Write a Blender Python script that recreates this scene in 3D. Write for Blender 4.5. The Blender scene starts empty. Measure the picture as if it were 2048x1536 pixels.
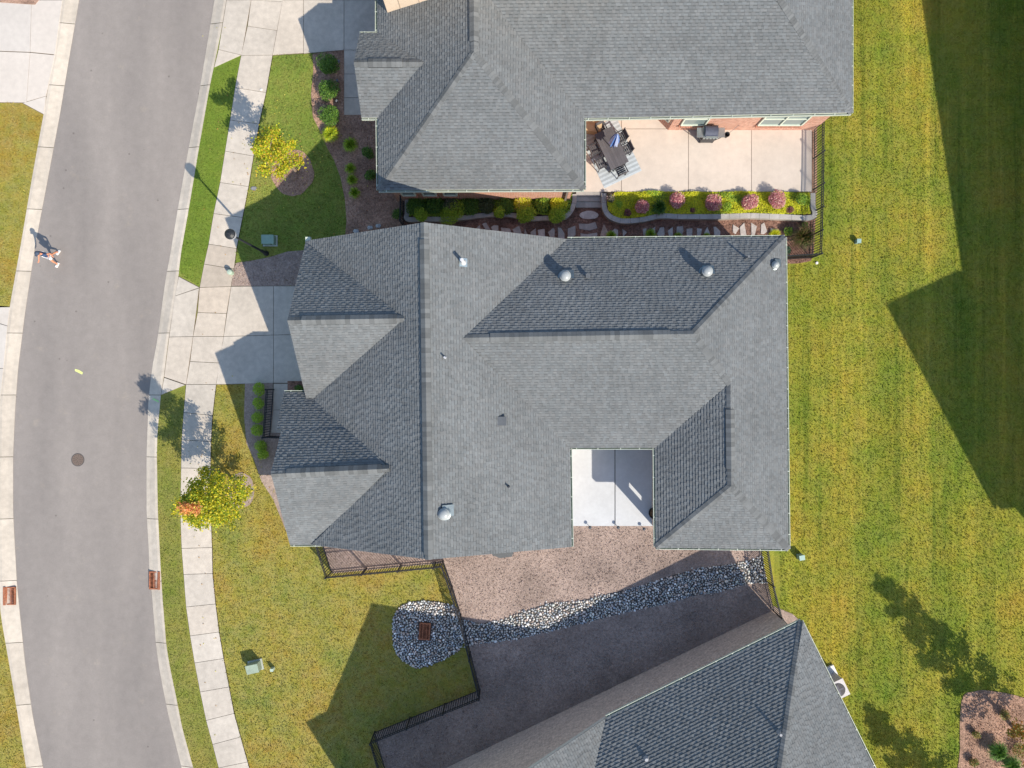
import bpy, math, random
import numpy as np
from mathutils import Vector, Matrix
from mathutils.bvhtree import BVHTree
R = math.radians
random.seed(7); rng = np.random.default_rng(7)
S = bpy.context.scene
# ------------------------------------------------------------------ camera, light, exposure
H = 34.0
cam = bpy.data.cameras.new('Camera'); cam.sensor_width = 36.0; cam.lens = 1360.0/2048.0*36.0
cam.clip_start = 0.5; cam.clip_end = 2000
camo = bpy.data.objects.new('Camera', cam); S.collection.objects.link(camo)
camo.location = (0, 0, H); camo.rotation_euler = (0, 0, 0); S.camera = camo
SV = Vector((0.86, -0.96, 1.0))            # towards the sun
el = math.atan2(1, math.hypot(SV.x, SV.y)); az = math.atan2(SV.x, SV.y)
w = bpy.data.worlds.new("World"); S.world = w; w.use_nodes = True
nt = w.node_tree; bg = nt.nodes['Background']
sk = nt.nodes.new('ShaderNodeTexSky'); sk.sky_type = 'NISHITA'; sk.sun_disc = False
sk.sun_elevation = el; sk.sun_rotation = az; sk.air_density = 1.15; sk.dust_density = 0.6; sk.ozone_density = 1.5
nt.links.new(sk.outputs[0], bg.inputs[0]); bg.inputs[1].default_value = 0.15
sl = bpy.data.lights.new('sun', 'SUN'); sl.energy = 4.6; sl.angle = R(0.5); sl.color = (1.0, 0.90, 0.76)
so = bpy.data.objects.new('sun', sl); S.collection.objects.link(so)
so.rotation_euler = (-SV).to_track_quat('-Z', 'Y').to_euler()
S.view_settings.view_transform = 'Standard'; S.view_settings.look = 'None'
S.view_settings.gamma = 1; S.view_settings.exposure = 0.38
S.render.resolution_x = 1024; S.render.resolution_y = 768
C = S.collection

# ------------------------------------------------------------------ helpers
def W(px, py, h=0.0):
    k = (1-h/H)/40.0
    return ((px-1024)*k, (768-py)*k)
def P(px, py, h=0.0):
    x, y = W(px, py, h); return Vector((x, y, h))
def Z(ox, oy, s, pts):                       # measurements read in an enlarged crop
    return [(ox+x/s, oy+y/s) for x, y in pts]

class MB:
    def __init__(s): s.v = []; s.f = []; s.c = []; s.smooth = False
    def face(s, pts, col=(1, 1, 1)):
        n = len(s.v); s.v.extend([tuple(p) for p in pts]); s.f.append(tuple(range(n, n+len(pts)))); s.c.append(col)
    def mesh(s, vs, fs, col=(1, 1, 1)):
        n = len(s.v); s.v.extend([tuple(p) for p in vs])
        for q in fs: s.f.append(tuple(n+i for i in q)); s.c.append(col)
    def box(s, c, d, rz=0, col=(1, 1, 1), M=None):
        x, y, z = d[0]/2, d[1]/2, d[2]/2
        vs = [Vector((a*x, b*y, e*z)) for e in (-1, 1) for b in (-1, 1) for a in (-1, 1)]
        T = M if M is not None else Matrix.Rotation(rz, 4, 'Z')
        vs = [T @ v + Vector(c) for v in vs]
        s.mesh(vs, [(0, 2, 3, 1), (4, 5, 7, 6), (0, 1, 5, 4), (2, 6, 7, 3), (0, 4, 6, 2), (1, 3, 7, 5)], col)
    def bar(s, a, b, wd, ht=None, col=(1, 1, 1)):
        a = Vector(a); b = Vector(b); d = b-a; L = d.length
        if L < 1e-6: return
        q = d.to_track_quat('X', 'Z').to_matrix().to_4x4()
        s.box((a+b)/2, (L, wd, ht or wd), M=q, col=col)
    def tube(s, pts, rs, n=8, col=(1, 1, 1), cap=True):
        pts = [Vector(p) for p in pts]; rings = []
        for i, p in enumerate(pts):
            d = (pts[min(i+1, len(pts)-1)]-pts[max(i-1, 0)]).normalized()
            a = d.orthogonal().normalized(); b = d.cross(a)
            if i and rings:
                a = (pa-d*pa.dot(d)).normalized(); b = d.cross(a)
            pa = a
            rings.append([p+(a*math.cos(t)+b*math.sin(t))*rs[i] for t in [2*math.pi*j/n for j in range(n)]])
        vs = [v for r in rings for v in r]; fs = []
        for i in range(len(rings)-1):
            for j in range(n):
                k = (j+1) % n; fs.append((i*n+j, i*n+k, (i+1)*n+k, (i+1)*n+j))
        if cap: fs.append(tuple(range(n))[::-1]); fs.append(tuple((len(rings)-1)*n+j for j in range(n)))
        s.mesh(vs, fs, col)
    def lathe(s, o, prof, n=20, col=(1, 1, 1), A=None):
        o = Vector(o); s.smooth = s.smooth
        vs = []; fs = []
        for r, z in prof:
            for j in range(n):
                t = 2*math.pi*j/n; v = Vector((r*math.cos(t), r*math.sin(t), z))
                vs.append((A @ v if A is not None else v)+o)
        m = len(prof)
        for i in range(m-1):
            for j in range(n):
                k = (j+1) % n; fs.append((i*n+j, i*n+k, (i+1)*n+k, (i+1)*n+j))
        fs.append(tuple((m-1)*n+j for j in range(n)))
        s.mesh(vs, fs, col)
    def slab(s, xy, z0, z1, col=(1, 1, 1)):
        xy = [(p[0], p[1]) for p in xy]
        ar = sum(xy[i][0]*xy[(i+1) % len(xy)][1]-xy[(i+1) % len(xy)][0]*xy[i][1] for i in range(len(xy)))
        if ar < 0: xy = xy[::-1]
        n = len(xy)
        s.mesh([(x, y, z0) for x, y in xy]+[(x, y, z1) for x, y in xy],
               [tuple(range(n, 2*n))]+[(i, (i+1) % n, n+(i+1) % n, n+i) for i in range(n)], col)
    def quads(s, V, cols):                   # V: (n,4,3) array, cols: (n,3)
        n = len(s.v); m = len(V)
        s.v.extend(map(tuple, V.reshape(-1, 3).tolist()))
        s.f.extend([(n+4*i, n+4*i+1, n+4*i+2, n+4*i+3) for i in range(m)])
        s.c.extend(map(tuple, cols.tolist()))
    def build(s, name, mats, parent=None, origin=None, smooth=None):
        me = bpy.data.meshes.new(name)
        o0 = Vector(parent.get('_w', (0, 0, 0))) if parent is not None else Vector(origin or (0, 0, 0))
        V = np.array(s.v, dtype=np.float64)-np.array(o0)
        me.from_pydata(V.tolist(), [], s.f)
        a = me.color_attributes.new('Col', 'FLOAT_COLOR', 'CORNER')
        tot = np.array([len(q) for q in s.f]); cc = np.ones((len(s.f), 4)); cc[:, :3] = np.array([c[:3] for c in s.c])
        a.data.foreach_set('color', np.repeat(cc, tot, axis=0).ravel())
        me.materials.append(mats)
        if smooth or (smooth is None and s.smooth): me.shade_smooth()
        o = bpy.data.objects.new(name, me); C.objects.link(o)
        if parent is not None:
            o.parent = parent
            o.location = o0-Vector(parent.get('_w', (0, 0, 0)))
            o['_w'] = tuple(o0)
        else:
            o.location = o0; o['_w'] = tuple(o0)
        ALL.append(o); return o
ALL = []
def tag(o, label=None, cat=None, group=None, kind=None):
    for k, v in (('label', label), ('category', cat), ('group', group), ('kind', kind)):
        if v: o[k] = v
    return o
def thing(name, loc, label, cat, group=None):
    o = bpy.data.objects.new(name, None); C.objects.link(o); o.empty_display_size = .2
    o.location = loc; o['_w'] = tuple(loc); ALL.append(o)
    return tag(o, label, cat, group)
def copy_tree(o, parent=None):
    c = o.copy(); C.objects.link(c); ALL.append(c)
    if parent is not None: c.parent = parent
    for ch in list(o.children): copy_tree(ch, c)
    return c
def struct(name, mb, m, z=None, **k): return tag(mb.build(name, m, **k), kind='structure')

def smooth_loop(pts, n=5, closed=True):
    out = []; N = len(pts)
    for i in range(N if closed else N-1):
        g = (lambda j: pts[j % N]) if closed else (lambda j: pts[min(max(j, 0), N-1)])
        p0, p1, p2, p3 = g(i-1), g(i), g(i+1), g(i+2)
        for t in range(n):
            t /= n; a = []
            for d in (0, 1):
                a.append(.5*(2*p1[d]+(p2[d]-p0[d])*t+(2*p0[d]-5*p1[d]+4*p2[d]-p3[d])*t*t+(-p0[d]+3*p1[d]-3*p2[d]+p3[d])*t**3))
            out.append(tuple(a))
    if not closed: out.append(tuple(pts[-1]))
    return out
def inset(poly, d):
    n = len(poly); ar = sum(poly[i][0]*poly[(i+1) % n][1]-poly[(i+1) % n][0]*poly[i][1] for i in range(n))
    if ar < 0: poly = poly[::-1]
    L = []
    for i in range(n):
        a = Vector(poly[i]); b = Vector(poly[(i+1) % n]); t = (b-a).normalized(); nn = Vector((-t.y, t.x)); L.append((a+nn*d, t))
    out = []
    for i in range(n):
        (p, r), (q, s_) = L[i-1], L[i]; cr = r.x*s_.y-r.y*s_.x
        if abs(cr) < 1e-4: out.append(tuple(q)); continue
        t = ((q-p).x*s_.y-(q-p).y*s_.x)/cr; out.append(tuple(p+r*t))
    return out
def inside(x, y, poly):
    r = np.zeros(np.shape(x), bool); n = len(poly)
    for i in range(n):
        x1, y1 = poly[i]; x2, y2 = poly[(i+1) % n]
        if y1 == y2: continue
        c = ((y1 > y) != (y2 > y)) & (x < (x2-x1)*(y-y1)/(y2-y1)+x1); r ^= c
    return r

# ------------------------------------------------------------------ materials
def new_mat(name, rough=.8, spec=.25):
    m = bpy.data.materials.new(name); m.use_nodes = True; n = m.node_tree; b = n.nodes['Principled BSDF']
    b.inputs['Roughness'].default_value = rough; b.inputs['Specular IOR Level'].default_value = spec
    return m, n, b
def N(n, t, **k):
    o = n.nodes.new(t)
    for a, v in k.items():
        if a.startswith('i_'): o.inputs[int(a[2:]) if a[2:].isdigit() else a[2:]].default_value = v
        else: setattr(o, a, v)
    return o
def noise(n, scale, detail=3, rough=.6, vec=None, sc=(1, 1, 1), rot=0):
    g = N(n, 'ShaderNodeNewGeometry'); mp = N(n, 'ShaderNodeMapping'); mp.inputs['Scale'].default_value = sc
    mp.inputs['Rotation'].default_value = (0, 0, rot)
    n.links.new(g.outputs['Position'], mp.inputs[0])
    t = N(n, 'ShaderNodeTexNoise'); t.inputs['Scale'].default_value = scale; t.inputs['Detail'].default_value = detail
    t.inputs['Roughness'].default_value = rough; n.links.new(mp.outputs[0], t.inputs[0]); return t.outputs[0]
def ramp(n, src, stops):
    r = N(n, 'ShaderNodeValToRGB'); e = r.color_ramp.elements
    while len(e) < len(stops): e.new(.5)
    for q, (p, c) in zip(e, stops): q.position = p; q.color = (*c, 1) if len(c) == 3 else c
    n.links.new(src, r.inputs[0]); return r.outputs[0]
def mul(n, a, b, mode='MULTIPLY', fac=1.0):
    x = N(n, 'ShaderNodeMix', data_type='RGBA', blend_type=mode)
    if isinstance(fac, float): x.inputs[0].default_value = fac
    else: n.links.new(fac, x.inputs[0])
    for s_, i in ((a, 6), (b, 7)):
        if isinstance(s_, tuple): x.inputs[i].default_value = (*s_, 1)
        else: n.links.new(s_, x.inputs[i])
    return x.outputs[2]
def bump(n, b, h, strength=.5, dist=.02):
    u = N(n, 'ShaderNodeBump'); u.inputs['Strength'].default_value = strength; u.inputs['Distance'].default_value = dist
    n.links.new(h, u.inputs['Height']); n.links.new(u.outputs[0], b.inputs['Normal'])
def gen(name, col, var=.25, scales=(1.2, 9, 60), rough=.85, spec=.2, bs=.4, bd=.01, metal=0, trans=0):
    """colour x vertex colour x three sizes of mottling, with fine bump"""
    m, n, b = new_mat(name, rough, spec)
    at = N(n, 'ShaderNodeVertexColor', layer_name='Col')
    c = mul(n, at.outputs[0], col)
    for s_, a in zip(scales, (1, .8, 1)):
        lo = 1-var*a; hi = 1+var*a
        c = mul(n, c, ramp(n, noise(n, s_), [(.3, (lo,)*3), (.7, (hi,)*3)]))
    n.links.new(c, b.inputs['Base Color']); b.inputs['Metallic'].default_value = metal
    if bs: bump(n, b, noise(n, scales[-1]), bs, bd)
    return m
def leaf_mat(name, trans=.35):
    m, n, b = new_mat(name, .55, .3)
    at = N(n, 'ShaderNodeVertexColor', layer_name='Col'); n.links.new(at.outputs[0], b.inputs['Base Color'])
    t = N(n, 'ShaderNodeBsdfTranslucent'); n.links.new(mul(n, at.outputs[0], (1.3, 1.3, .7)), t.inputs[0])
    mx = N(n, 'ShaderNodeMixShader'); mx.inputs[0].default_value = trans
    n.links.new(b.outputs[0], mx.inputs[1]); n.links.new(t.outputs[0], mx.inputs[2])
    n.links.new(mx.outputs[0], n.nodes['Material Output'].inputs[0]); return m
def grass(name, stops, streak=None, dry=(.30, .22, .085), dry_amt=.5, fine=9):
    m, n, b = new_mat(name, .9, .1)
    at = N(n, 'ShaderNodeVertexColor', layer_name='Col')
    c = ramp(n, noise(n, .34, 6, .68), stops)
    f = ramp(n, noise(n, 1.7, 5, .75), [(.40, (0, 0, 0)), (.72, (dry_amt,)*3)])
    c = mul(n, c, dry, 'MIX', f)
    if streak:
        c = mul(n, c, ramp(n, noise(n, 1.0, 2, .5, sc=(.42, .03, 1), rot=-.045), [(.36, (.80, .90, .80)), (.5, (1, 1, 1)), (.64, (1.12, 1.05, 1.0))]))
        ss = noise(n, 1.0, 5, .68, sc=streak[0], rot=streak[1])
        c = mul(n, c, ramp(n, ss, [(.38, (.70, .78, .74)), (.46, (1, 1, 1)), (.54, (1.02, 1, 1)), (.62, (1.28, 1.2, 1.2))]))
    c = mul(n, c, ramp(n, noise(n, fine, 6, .82), [(.30, (.72, .75, .73)), (.5, (.98,)*3), (.72, (1.26, 1.22, 1.15))]))
    c = mul(n, c, at.outputs[0])
    n.links.new(c, b.inputs['Base Color']); bump(n, b, noise(n, fine*1.6, 5, .8), .8, .06); return m
def brickmat(name, c1, c2, mortar):
    m, n, b = new_mat(name, .9, .15)
    g = N(n, 'ShaderNodeNewGeometry'); s = N(n, 'ShaderNodeSeparateXYZ'); n.links.new(g.outputs['Position'], s.inputs[0])
    cr = N(n, 'ShaderNodeVectorMath', operation='CROSS_PRODUCT'); n.links.new(g.outputs['True Normal'], cr.inputs[1]); cr.inputs[0].default_value = (0, 0, 1)
    dt = N(n, 'ShaderNodeVectorMath', operation='DOT_PRODUCT'); n.links.new(cr.outputs[0], dt.inputs[0]); n.links.new(g.outputs['Position'], dt.inputs[1])
    cb = N(n, 'ShaderNodeCombineXYZ'); n.links.new(dt.outputs['Value'], cb.inputs[0]); n.links.new(s.outputs[2], cb.inputs[1])
    t = N(n, 'ShaderNodeTexBrick'); n.links.new(cb.outputs[0], t.inputs[0])
    t.inputs['Color1'].default_value = (*c1, 1); t.inputs['Color2'].default_value = (*c2, 1); t.inputs['Mortar'].default_value = (*mortar, 1)
    t.inputs['Scale'].default_value = 1; t.inputs['Brick Width'].default_value = .24; t.inputs['Row Height'].default_value = .085; t.inputs['Mortar Size'].default_value = .010
    c = mul(n, t.outputs[0], ramp(n, noise(n, 9), [(.3, (.75,)*3), (.7, (1.25,)*3)]))
    n.links.new(c, b.inputs['Base Color']); bump(n, b, t.outputs['Fac'], -.5, .01); return m

M_conc = gen('concrete', (.55, .495, .425), .10, (.5, 4, 50), .9, .15, .15, .004)
M_patio = gen('patio_concrete', (.60, .53, .46), .05, (.5, 4, 50), .9, .15, .15, .004)
M_white_conc = gen('pale_concrete', (.57, .595, .62), .05, (.8, 6, 50), .9, .15, .1, .003)
M_gran = gen('granite_wall', (.40, .385, .36), .1, (2, 14, 60), .9, .15, .4, .01)
def asphalt():
    m, n, b = new_mat('asphalt', .92, .15)
    c = ramp(n, noise(n, .22, 4, .55, sc=(1.9, .35, 1), rot=-.1), [(.3, (.245, .222, .205)), (.7, (.315, .283, .258))])
    c = mul(n, c, ramp(n, noise(n, 30, 4, .85), [(.3, (.85,)*3), (.7, (1.17,)*3)]))
    c = mul(n, c, ramp(n, noise(n, 2.6, 6, .75), [(.25, (.90,)*3), (.75, (1.08,)*3)]))
    c = mul(n, c, ramp(n, noise(n, .9, 5, .8), [(.60, (1, 1, 1)), (.72, (1.14, 1.12, 1.06))]))
    g = N(n, 'ShaderNodeNewGeometry')
    v = N(n, 'ShaderNodeTexVoronoi'); v.inputs['Scale'].default_value = .85; n.links.new(g.outputs['Position'], v.inputs[0])
    c = mul(n, c, ramp(n, v.outputs['Distance'], [(.0, (.62, .60, .60)), (.035, (.74, .73, .72)), (.05, (1, 1, 1))]))
    n.links.new(c, b.inputs['Base Color']); bump(n, b, noise(n, 60, 3, .8), .35, .006); return m
M_asph = asphalt()
M_roof = gen('asphalt_shingle', (.172, .183, .187), .09, (.35, 2.5, 60), .92, .12, .4, .004)
M_brick = brickmat('red_brick', (.42, .17, .105), (.53, .27, .19), (.55, .46, .40))
M_brick2 = brickmat('tan_brick', (.46, .36, .31), (.60, .49, .42), (.58, .52, .47))
M_trim = gen('white_trim', (.60, .66, .56), .05, bs=0, rough=.45, spec=.4)
M_soffit = gen('soffit', (.55, .55, .5), .05, bs=0)
M_siding = gen('tan_siding', (.66, .53, .40), .05, bs=.1)
M_glass = new_mat('window_glass', .12, .6)[0]; M_glass.node_tree.nodes['Principled BSDF'].inputs['Base Color'].default_value = (.20, .26, .26, 1)
M_black = gen('black_metal', (.022, .024, .028), .15, bs=0, rough=.45, spec=.4)
M_dark = gen('dark_plastic', (.06, .06, .065), .15, bs=0, rough=.5)
M_paint = gen('painted', (1, 1, 1), .08, (2, 12, 70), .55, .35, .1, .003)
M_metal = gen('galvanised', (.38, .44, .45), .1, (3, 12, 60), .38, .5, .1, .002, metal=.7)
M_tube = gen('dome_plastic', (.36, .385, .385), .05, bs=0, rough=.3, spec=.5)
M_rust = gen('rusty_iron', (.34, .135, .075), .3, (5, 20, 90), .85, .2, .5, .006)
M_mulch = gen('pine_mulch', (.39, .25, .185), .32, (.8, 9, 24), .95, .08, 1.0, .05)
M_mulch2 = gen('tan_mulch', (.365, .285, .245), .22, (.5, 8, 22), .95, .08, .9, .035)
M_mulchd = gen('dark_mulch', (.25, .145, .11), .38, (1.0, 9, 22), .95, .08, 1.0, .05)
M_soil = gen('soil', (.16, .11, .07), .3, (2, 12, 50), .95, .08, .8, .03)
M_stone = gen('flagstone', (.50, .46, .43), .16, (3, 10, 50), .85, .2, .5, .01)
M_cobble = gen('river_stone', (1, 1, 1), .14, (6, 20, 70), .6, .3, .1, .002)
M_bark = gen('bark', (.26, .20, .15), .25, (4, 20, 60), .9, .1, .6, .01)
M_leaf = leaf_mat('leaves')
M_dense = leaf_mat('dense_leaves', .2)
M_g1 = grass('lawn_green', [(.3, (.15, .235, .042)), (.5, (.215, .285, .052)), (.7, (.30, .32, .075))], dry_amt=.35)
M_g2 = grass('lawn_yellowing', [(.30, (.185, .245, .046)), (.41, (.27, .275, .052)), (.52, (.345, .30, .058)), (.61, (.36, .262, .05)), (.70, (.30, .27, .052))], dry=(.42, .36, .18), dry_amt=.4)
M_g3 = grass('lawn_mown', [(.3, (.17, .245, .030)), (.45, (.24, .275, .034)), (.57, (.31, .295, .038)), (.70, (.35, .28, .042))], streak=((2.1, .055, 1), -.04), dry=(.37, .31, .11), dry_amt=.32)
def plain(name, col, rough=.7):
    m, n, b = new_mat(name, rough, .25); b.inputs['Base Color'].default_value = (*col, 1); return m
M_skin = plain('skin', (.60, .27, .16))

# ------------------------------------------------------------------ ground
b = MB(); b.slab([(-400, -400), (400, -400), (400, 400), (-400, 400)], -1, -.2, (.5, .5, .3)); struct('ground', b, M_g3)
Lin = [(230, -450), (155, 0), (135, 117), (117, 227), (92, 360), (78, 433), (67, 493), (48, 617), (33, 737), (27, 820), (23, 912), (23, 1024), (31, 1174), (37, 1231), (47, 1327), (63, 1437), (83, 1536), (200, 2000)]
Lout = [(200, -450), (125, 0), (110, 100), (88, 227), (65, 353), (42, 490), (20, 613), (7, 737), (0, 800), (-3, 912), (-4, 1024), (-1, 1174), (2, 1231), (20, 1334), (38, 1441), (53, 1536), (170, 2000)]
Rin = [(502, -450), (427, 0), (417, 60), (397, 180), (375, 297), (353, 420), (338, 512), (330, 552), (313, 677), (302, 737), (295, 800), (291, 912), (291, 1024), (295, 1091), (297, 1147), (302, 1191), (310, 1291), (317, 1341), (333, 1424), (361, 1536), (485, 2000)]
Rout = [(528, -450), (453, 0), (443, 60), (418, 182), (398, 297), (377, 423), (362, 507), (357, 553), (350, 600), (337, 678), (328, 753), (322, 790), (315, 867), (314, 912), (316, 1024), (322, 1144), (325, 1191), (333, 1291), (340, 1334), (350, 1381), (365, 1457), (387, 1536), (511, 2000)]
SL = [(580, -450), (502, 0), (482, 111), (470, 175), (450, 302), (440, 365), (427, 427), (417, 488), (408, 528), (399, 575), (395, 625), (386, 673), (380, 723), (372, 769), (367, 823), (363, 880), (362, 912), (361, 1044), (363, 1097), (367, 1149), (372, 1214), (380, 1272), (389, 1326), (400, 1384), (412, 1441), (425, 1489), (437, 1536), (560, 2000)]
def xat(pl, y):
    return float(np.interp(y, [p[1] for p in pl], [p[0] for p in pl]))
def W2(pts, h=0): return [W(x, y, h) for x, y in pts]
ys = list(range(-450, 2001, 25))
lx = lambda pl: [(xat(pl, y), y) for y in ys]
b = MB(); b.slab(W2(lx(Lin)+lx(Rin)[::-1]), -.2, -.105); struct('road', b, M_asph)
def curb(name, out, inn):
    b = MB(); y = -450
    cuts = []
    while y < 2000: cuts.append(y); y += 124
    cuts.append(2000)
    for a, c in zip(cuts, cuts[1:]):
        t = random.uniform(.9, 1.12); rows = []
        for i in range(7):
            yy = a+.5+(c-a-1)*i/6; o = W(xat(out, yy), yy); n_ = W(xat(inn, yy), yy)
            rows.append([(o[0]+(n_[0]-o[0])*f, o[1]+(n_[1]-o[1])*f, z) for f, z in ((0, -.15), (0, .02), (.2, .018), (.45, -.02), (.7, -.06), (1, -.09), (1, -.15))])
        m = len(rows[0])
        b.mesh([p for r in rows for p in r], [(i*m+j, i*m+j+1, (i+1)*m+j+1, (i+1)*m+j) for i in range(6) for j in range(m-1)], (t, t*.99, t*.97))
    return struct(name, b, M_conc)
curb('curb', Lout, Lin); curb('curb', Rout, Rin)
b = MB(); b.slab(W2(lx(Lout)+[(-1500, 2000), (-1500, -450)]), -.2, 0); struct('lawn', b, M_g2)
b = MB(); b.slab(W2([(xat(Rout, y), y) for y in ys if y <= 575]+[(1100, 575), (1100, -450)]), -.2, 0); struct('lawn', b, M_g1)
b = MB(); b.slab(W2([(xat(Rout, y), y) for y in ys if y >= 575]+[(1100, 2000), (1100, 575)]), -.2, 0); struct('lawn', b, M_g2)
b = MB(); b.slab(W2([(1100, -450), (2900, -450), (2900, 2000), (1100, 2000)]), -.2, 0); struct('lawn', b, M_g3)
# planting strip along the kerb
b = MB(); st = [(xat(Rout, y), y) for y in range(135, 554, 15)]+[(399, 575)]+[(xat(SL, y), y) for y in range(560, 111, -15)]+[(482, 111)]
b.slab(W2(st), -.1, .012); struct('verge', b, grass('verge_green', [(.3, (.12, .20, .028)), (.5, (.165, .245, .034)), (.7, (.21, .27, .045))], dry_amt=.15))
b = MB(); st = [(371, 770), (322, 790)]+[(xat(Rout, y), y) for y in range(800, 1990, 20)]+[(xat(SL, y), y) for y in range(1980, 770, -20)]
b.slab(W2(st), -.1, .012); struct('verge', b, grass('verge_dry', [(.3, (.165, .215, .036)), (.5, (.23, .25, .05)), (.7, (.30, .265, .06))], dry=(.36, .29, .13), dry_amt=.4))

def panels(name, polys, z, m, gap=.011, th=.12, base=(.28, .25, .21), tv=.05, bz=None):
    b = MB()
    for q in polys:
        t = random.uniform(1-tv, 1+tv); w_ = random.uniform(-.015, .015)
        cx = sum(p[0] for p in q)/len(q); cy = sum(p[1] for p in q)/len(q)
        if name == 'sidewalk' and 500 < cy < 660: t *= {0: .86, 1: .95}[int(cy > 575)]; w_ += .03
        b.slab(inset(W2(q, z), gap), z-th, z, (t+w_, t, t-w_))
        b.slab(inset(W2(q, z), gap-.03), z-th, z-.03, base)
    return struct(name, b, m)
J = [((558, -330), (622, -330)), ((547, -270), (612, -270)), ((537, -210), (602, -210)), ((528, -150), (592, -150)), ((518, -90), (582, -90)), ((511, -40), (573, -35)), ((502, 0), (565, 3)), ((495, 52), (554, 61)), ((482, 111), (545, 110)), ((470, 175), (532, 185)), ((460, 240), (518, 248)), ((450, 302), (507, 312)), ((440, 365), (497, 373)), ((427, 427), (485, 435)), ((417, 488), (473, 497)), ((408, 528), (468, 538)), ((399, 575), (462, 573)), ((395, 625), (453, 627)), ((386, 673), (447, 673)), ((380, 723), (440, 726)), ((372, 769), (432, 769)), ((367, 825), (425, 831)), ((363, 880), (422, 883)), ((362, 936), (421, 937)), ((361, 992), (421, 992)), ((361, 1044), (422, 1043)), ((363, 1097), (424, 1095)), ((367, 1149), (425, 1147)), ((372, 1214), (431, 1208)), ((380, 1272), (438, 1264)), ((389, 1326), (447, 1317)), ((400, 1384), (458, 1374)), ((412, 1441), (468, 1427)), ((425, 1489), (481, 1474)), ((437, 1536), (495, 1524))]
for i in range(7): J.append(((453+i*17, 1596+i*60), (511+i*17, 1582+i*60)))
panels('sidewalk', [[a[0], a[1], c[1], c[0]] for a, c in zip(J, J[1:])], .03, M_conc, tv=.055)
DW = [[(462, 573), (547, 572), (547, 670), (447, 673)], [(547, 572), (668, 572), (668, 668), (547, 670)], [(447, 673), (547, 670), (547, 766), (432, 769)], [(547, 670), (668, 668), (668, 766), (547, 766)],
      [(357, 553), (399, 575), (350, 592)], [(350, 592), (398, 576), (386, 673), (338, 674)], [(338, 674), (386, 673), (372, 769), (328, 754)], [(328, 755), (371, 770), (322, 790)],
      [(547, 767), (605, 767), (605, 819), (546, 820)], [(546, 820), (605, 819), (605, 868), (542, 866)]]
panels('driveway', DW, .034, M_conc)
UD = [[(565, 0), (607, 0), (607, 106), (545, 110)], [(607, 0), (688, 0), (688, 100), (607, 107)], [(688, 0), (790, 0), (790, 100), (688, 100)], [(688, 100), (790, 100), (790, 148), (688, 148)], [(688, 148), (790, 148), (790, 195), (688, 195)], [(688, 195), (790, 195), (790, 230), (688, 230)],
      [(565, 0), (607, 0), (620, -120), (585, -120)], [(607, 0), (688, 0), (688, -120), (620, -120)], [(688, 0), (790, 0), (790, -120), (688, -120)],
      [(437, 99), (483, 110), (428, 135)], [(453, 0), (502, 0), (483, 110), (437, 99)], [(453, 0), (502, 0), (520, -110), (471, -110)]]
panels('driveway', UD, .034, M_conc)
LD = [[(125, 0), (63, 0), (60, 104), (110, 109)], [(63, 0), (-180, 0), (-180, 95), (60, 104)], [(110, 110), (60, 105), (53, 203), (92, 192)], [(60, 105), (-180, 96), (-180, 203), (53, 205)], [(92, 192), (45, 206), (88, 229)],
      [(20, 614), (15, 652), (-150, 600), (-150, 615)], [(15, 652), (7, 737), (-150, 735), (-150, 604)], [(7, 737), (0, 800), (-180, 800), (-180, 737)], [(125, -1), (63, -1), (70, -130), (147, -130)]]
panels('driveway', LD, .034, gen('bright_concrete', (.59, .54, .485), .05, (.5, 4, 50), .9, .15, .15, .004))

def bed(name, px, m, z=.02, sm=True, col=(1, 1, 1)):
    b = MB(); q = smooth_loop(px, 6) if sm else px
    b.slab(W2(q, z), z-.06, z, col); return tag(b.build(name, m), kind='structure')
bed('mulch_bed', [(625, 108), (688, 99), (688, 230), (760, 230), (812, 385), (812, 470), (690, 475), (693, 440), (690, 400), (681, 355), (668, 320), (655, 297), (640, 262), (626, 235), (622, 190), (627, 140)], M_mulch, .024, False)
bed('mulch_bed', [(472, 526), (505, 521), (540, 514), (575, 503), (640, 498), (640, 571.5), (463, 572), (466, 545)], M_mulch2, .022, False)
bed('mulch_bed', [(490, 766), (546, 765), (545, 866), (604, 870), (680, 900), (680, 1060), (572, 1062), (547, 1000), (523, 963), (507, 917), (493, 887), (488, 833)], M_mulch2, .022, False)
bed('mulch_bed', [(575, 762), (660, 762), (660, 786), (575, 786)], M_mulchd, .045, False)
def ring(cx, cy, rx, ry, n=28, j=.04):
    return [(cx+rx*math.cos(t)*(1+random.uniform(-j, j)), cy+ry*math.sin(t)*(1+random.uniform(-j, j))) for t in [2*math.pi*i/n for i in range(n)]]
bed('mulch_bed', ring(585, 345, 42, 46), M_mulch, .022); bed('mulch_bed', ring(482, 981, 27, 35), M_mulch2, .022)
bed('mulch_bed', [(660, 1030), (1130, 1030), (1130, 1100), (660, 1100)], M_mulch2, .0185, False)
bed('mulch_bed', [(640, 1080), (664, 1147), (887, 1126), (902, 1180), (921, 1228), (957, 1382), (747, 1468), (850, 1760), (1560, 1800), (1720, 1500), (1612, 1252), (1585, 1228), (1546, 1212), (1516, 1080)], M_mulch2, .022, False)
bed('mulch_bed', [(1120, 1040), (1340, 1040), (1340, 1092), (1120, 1092)], M_mulch2, .019, False)
bed('mulch_bed', [(806, 385), (1632, 385), (1631, 440), (1628, 505), (1622, 522), (1595, 527), (1560, 527), (1540, 560), (806, 560)], M_mulchd, .026, False)
bed('mulch_bed', [(1615, 240), (1634, 240), (1634, 386), (1615, 386)], M_mulch, .027, False)
bed('mulch_bed', [(1924, 1400), (1950, 1383), (1985, 1382), (2060, 1400), (2160, 1450), (2160, 1640), (1925, 1640), (1920, 1500)], M_mulch, .022, True)
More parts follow.
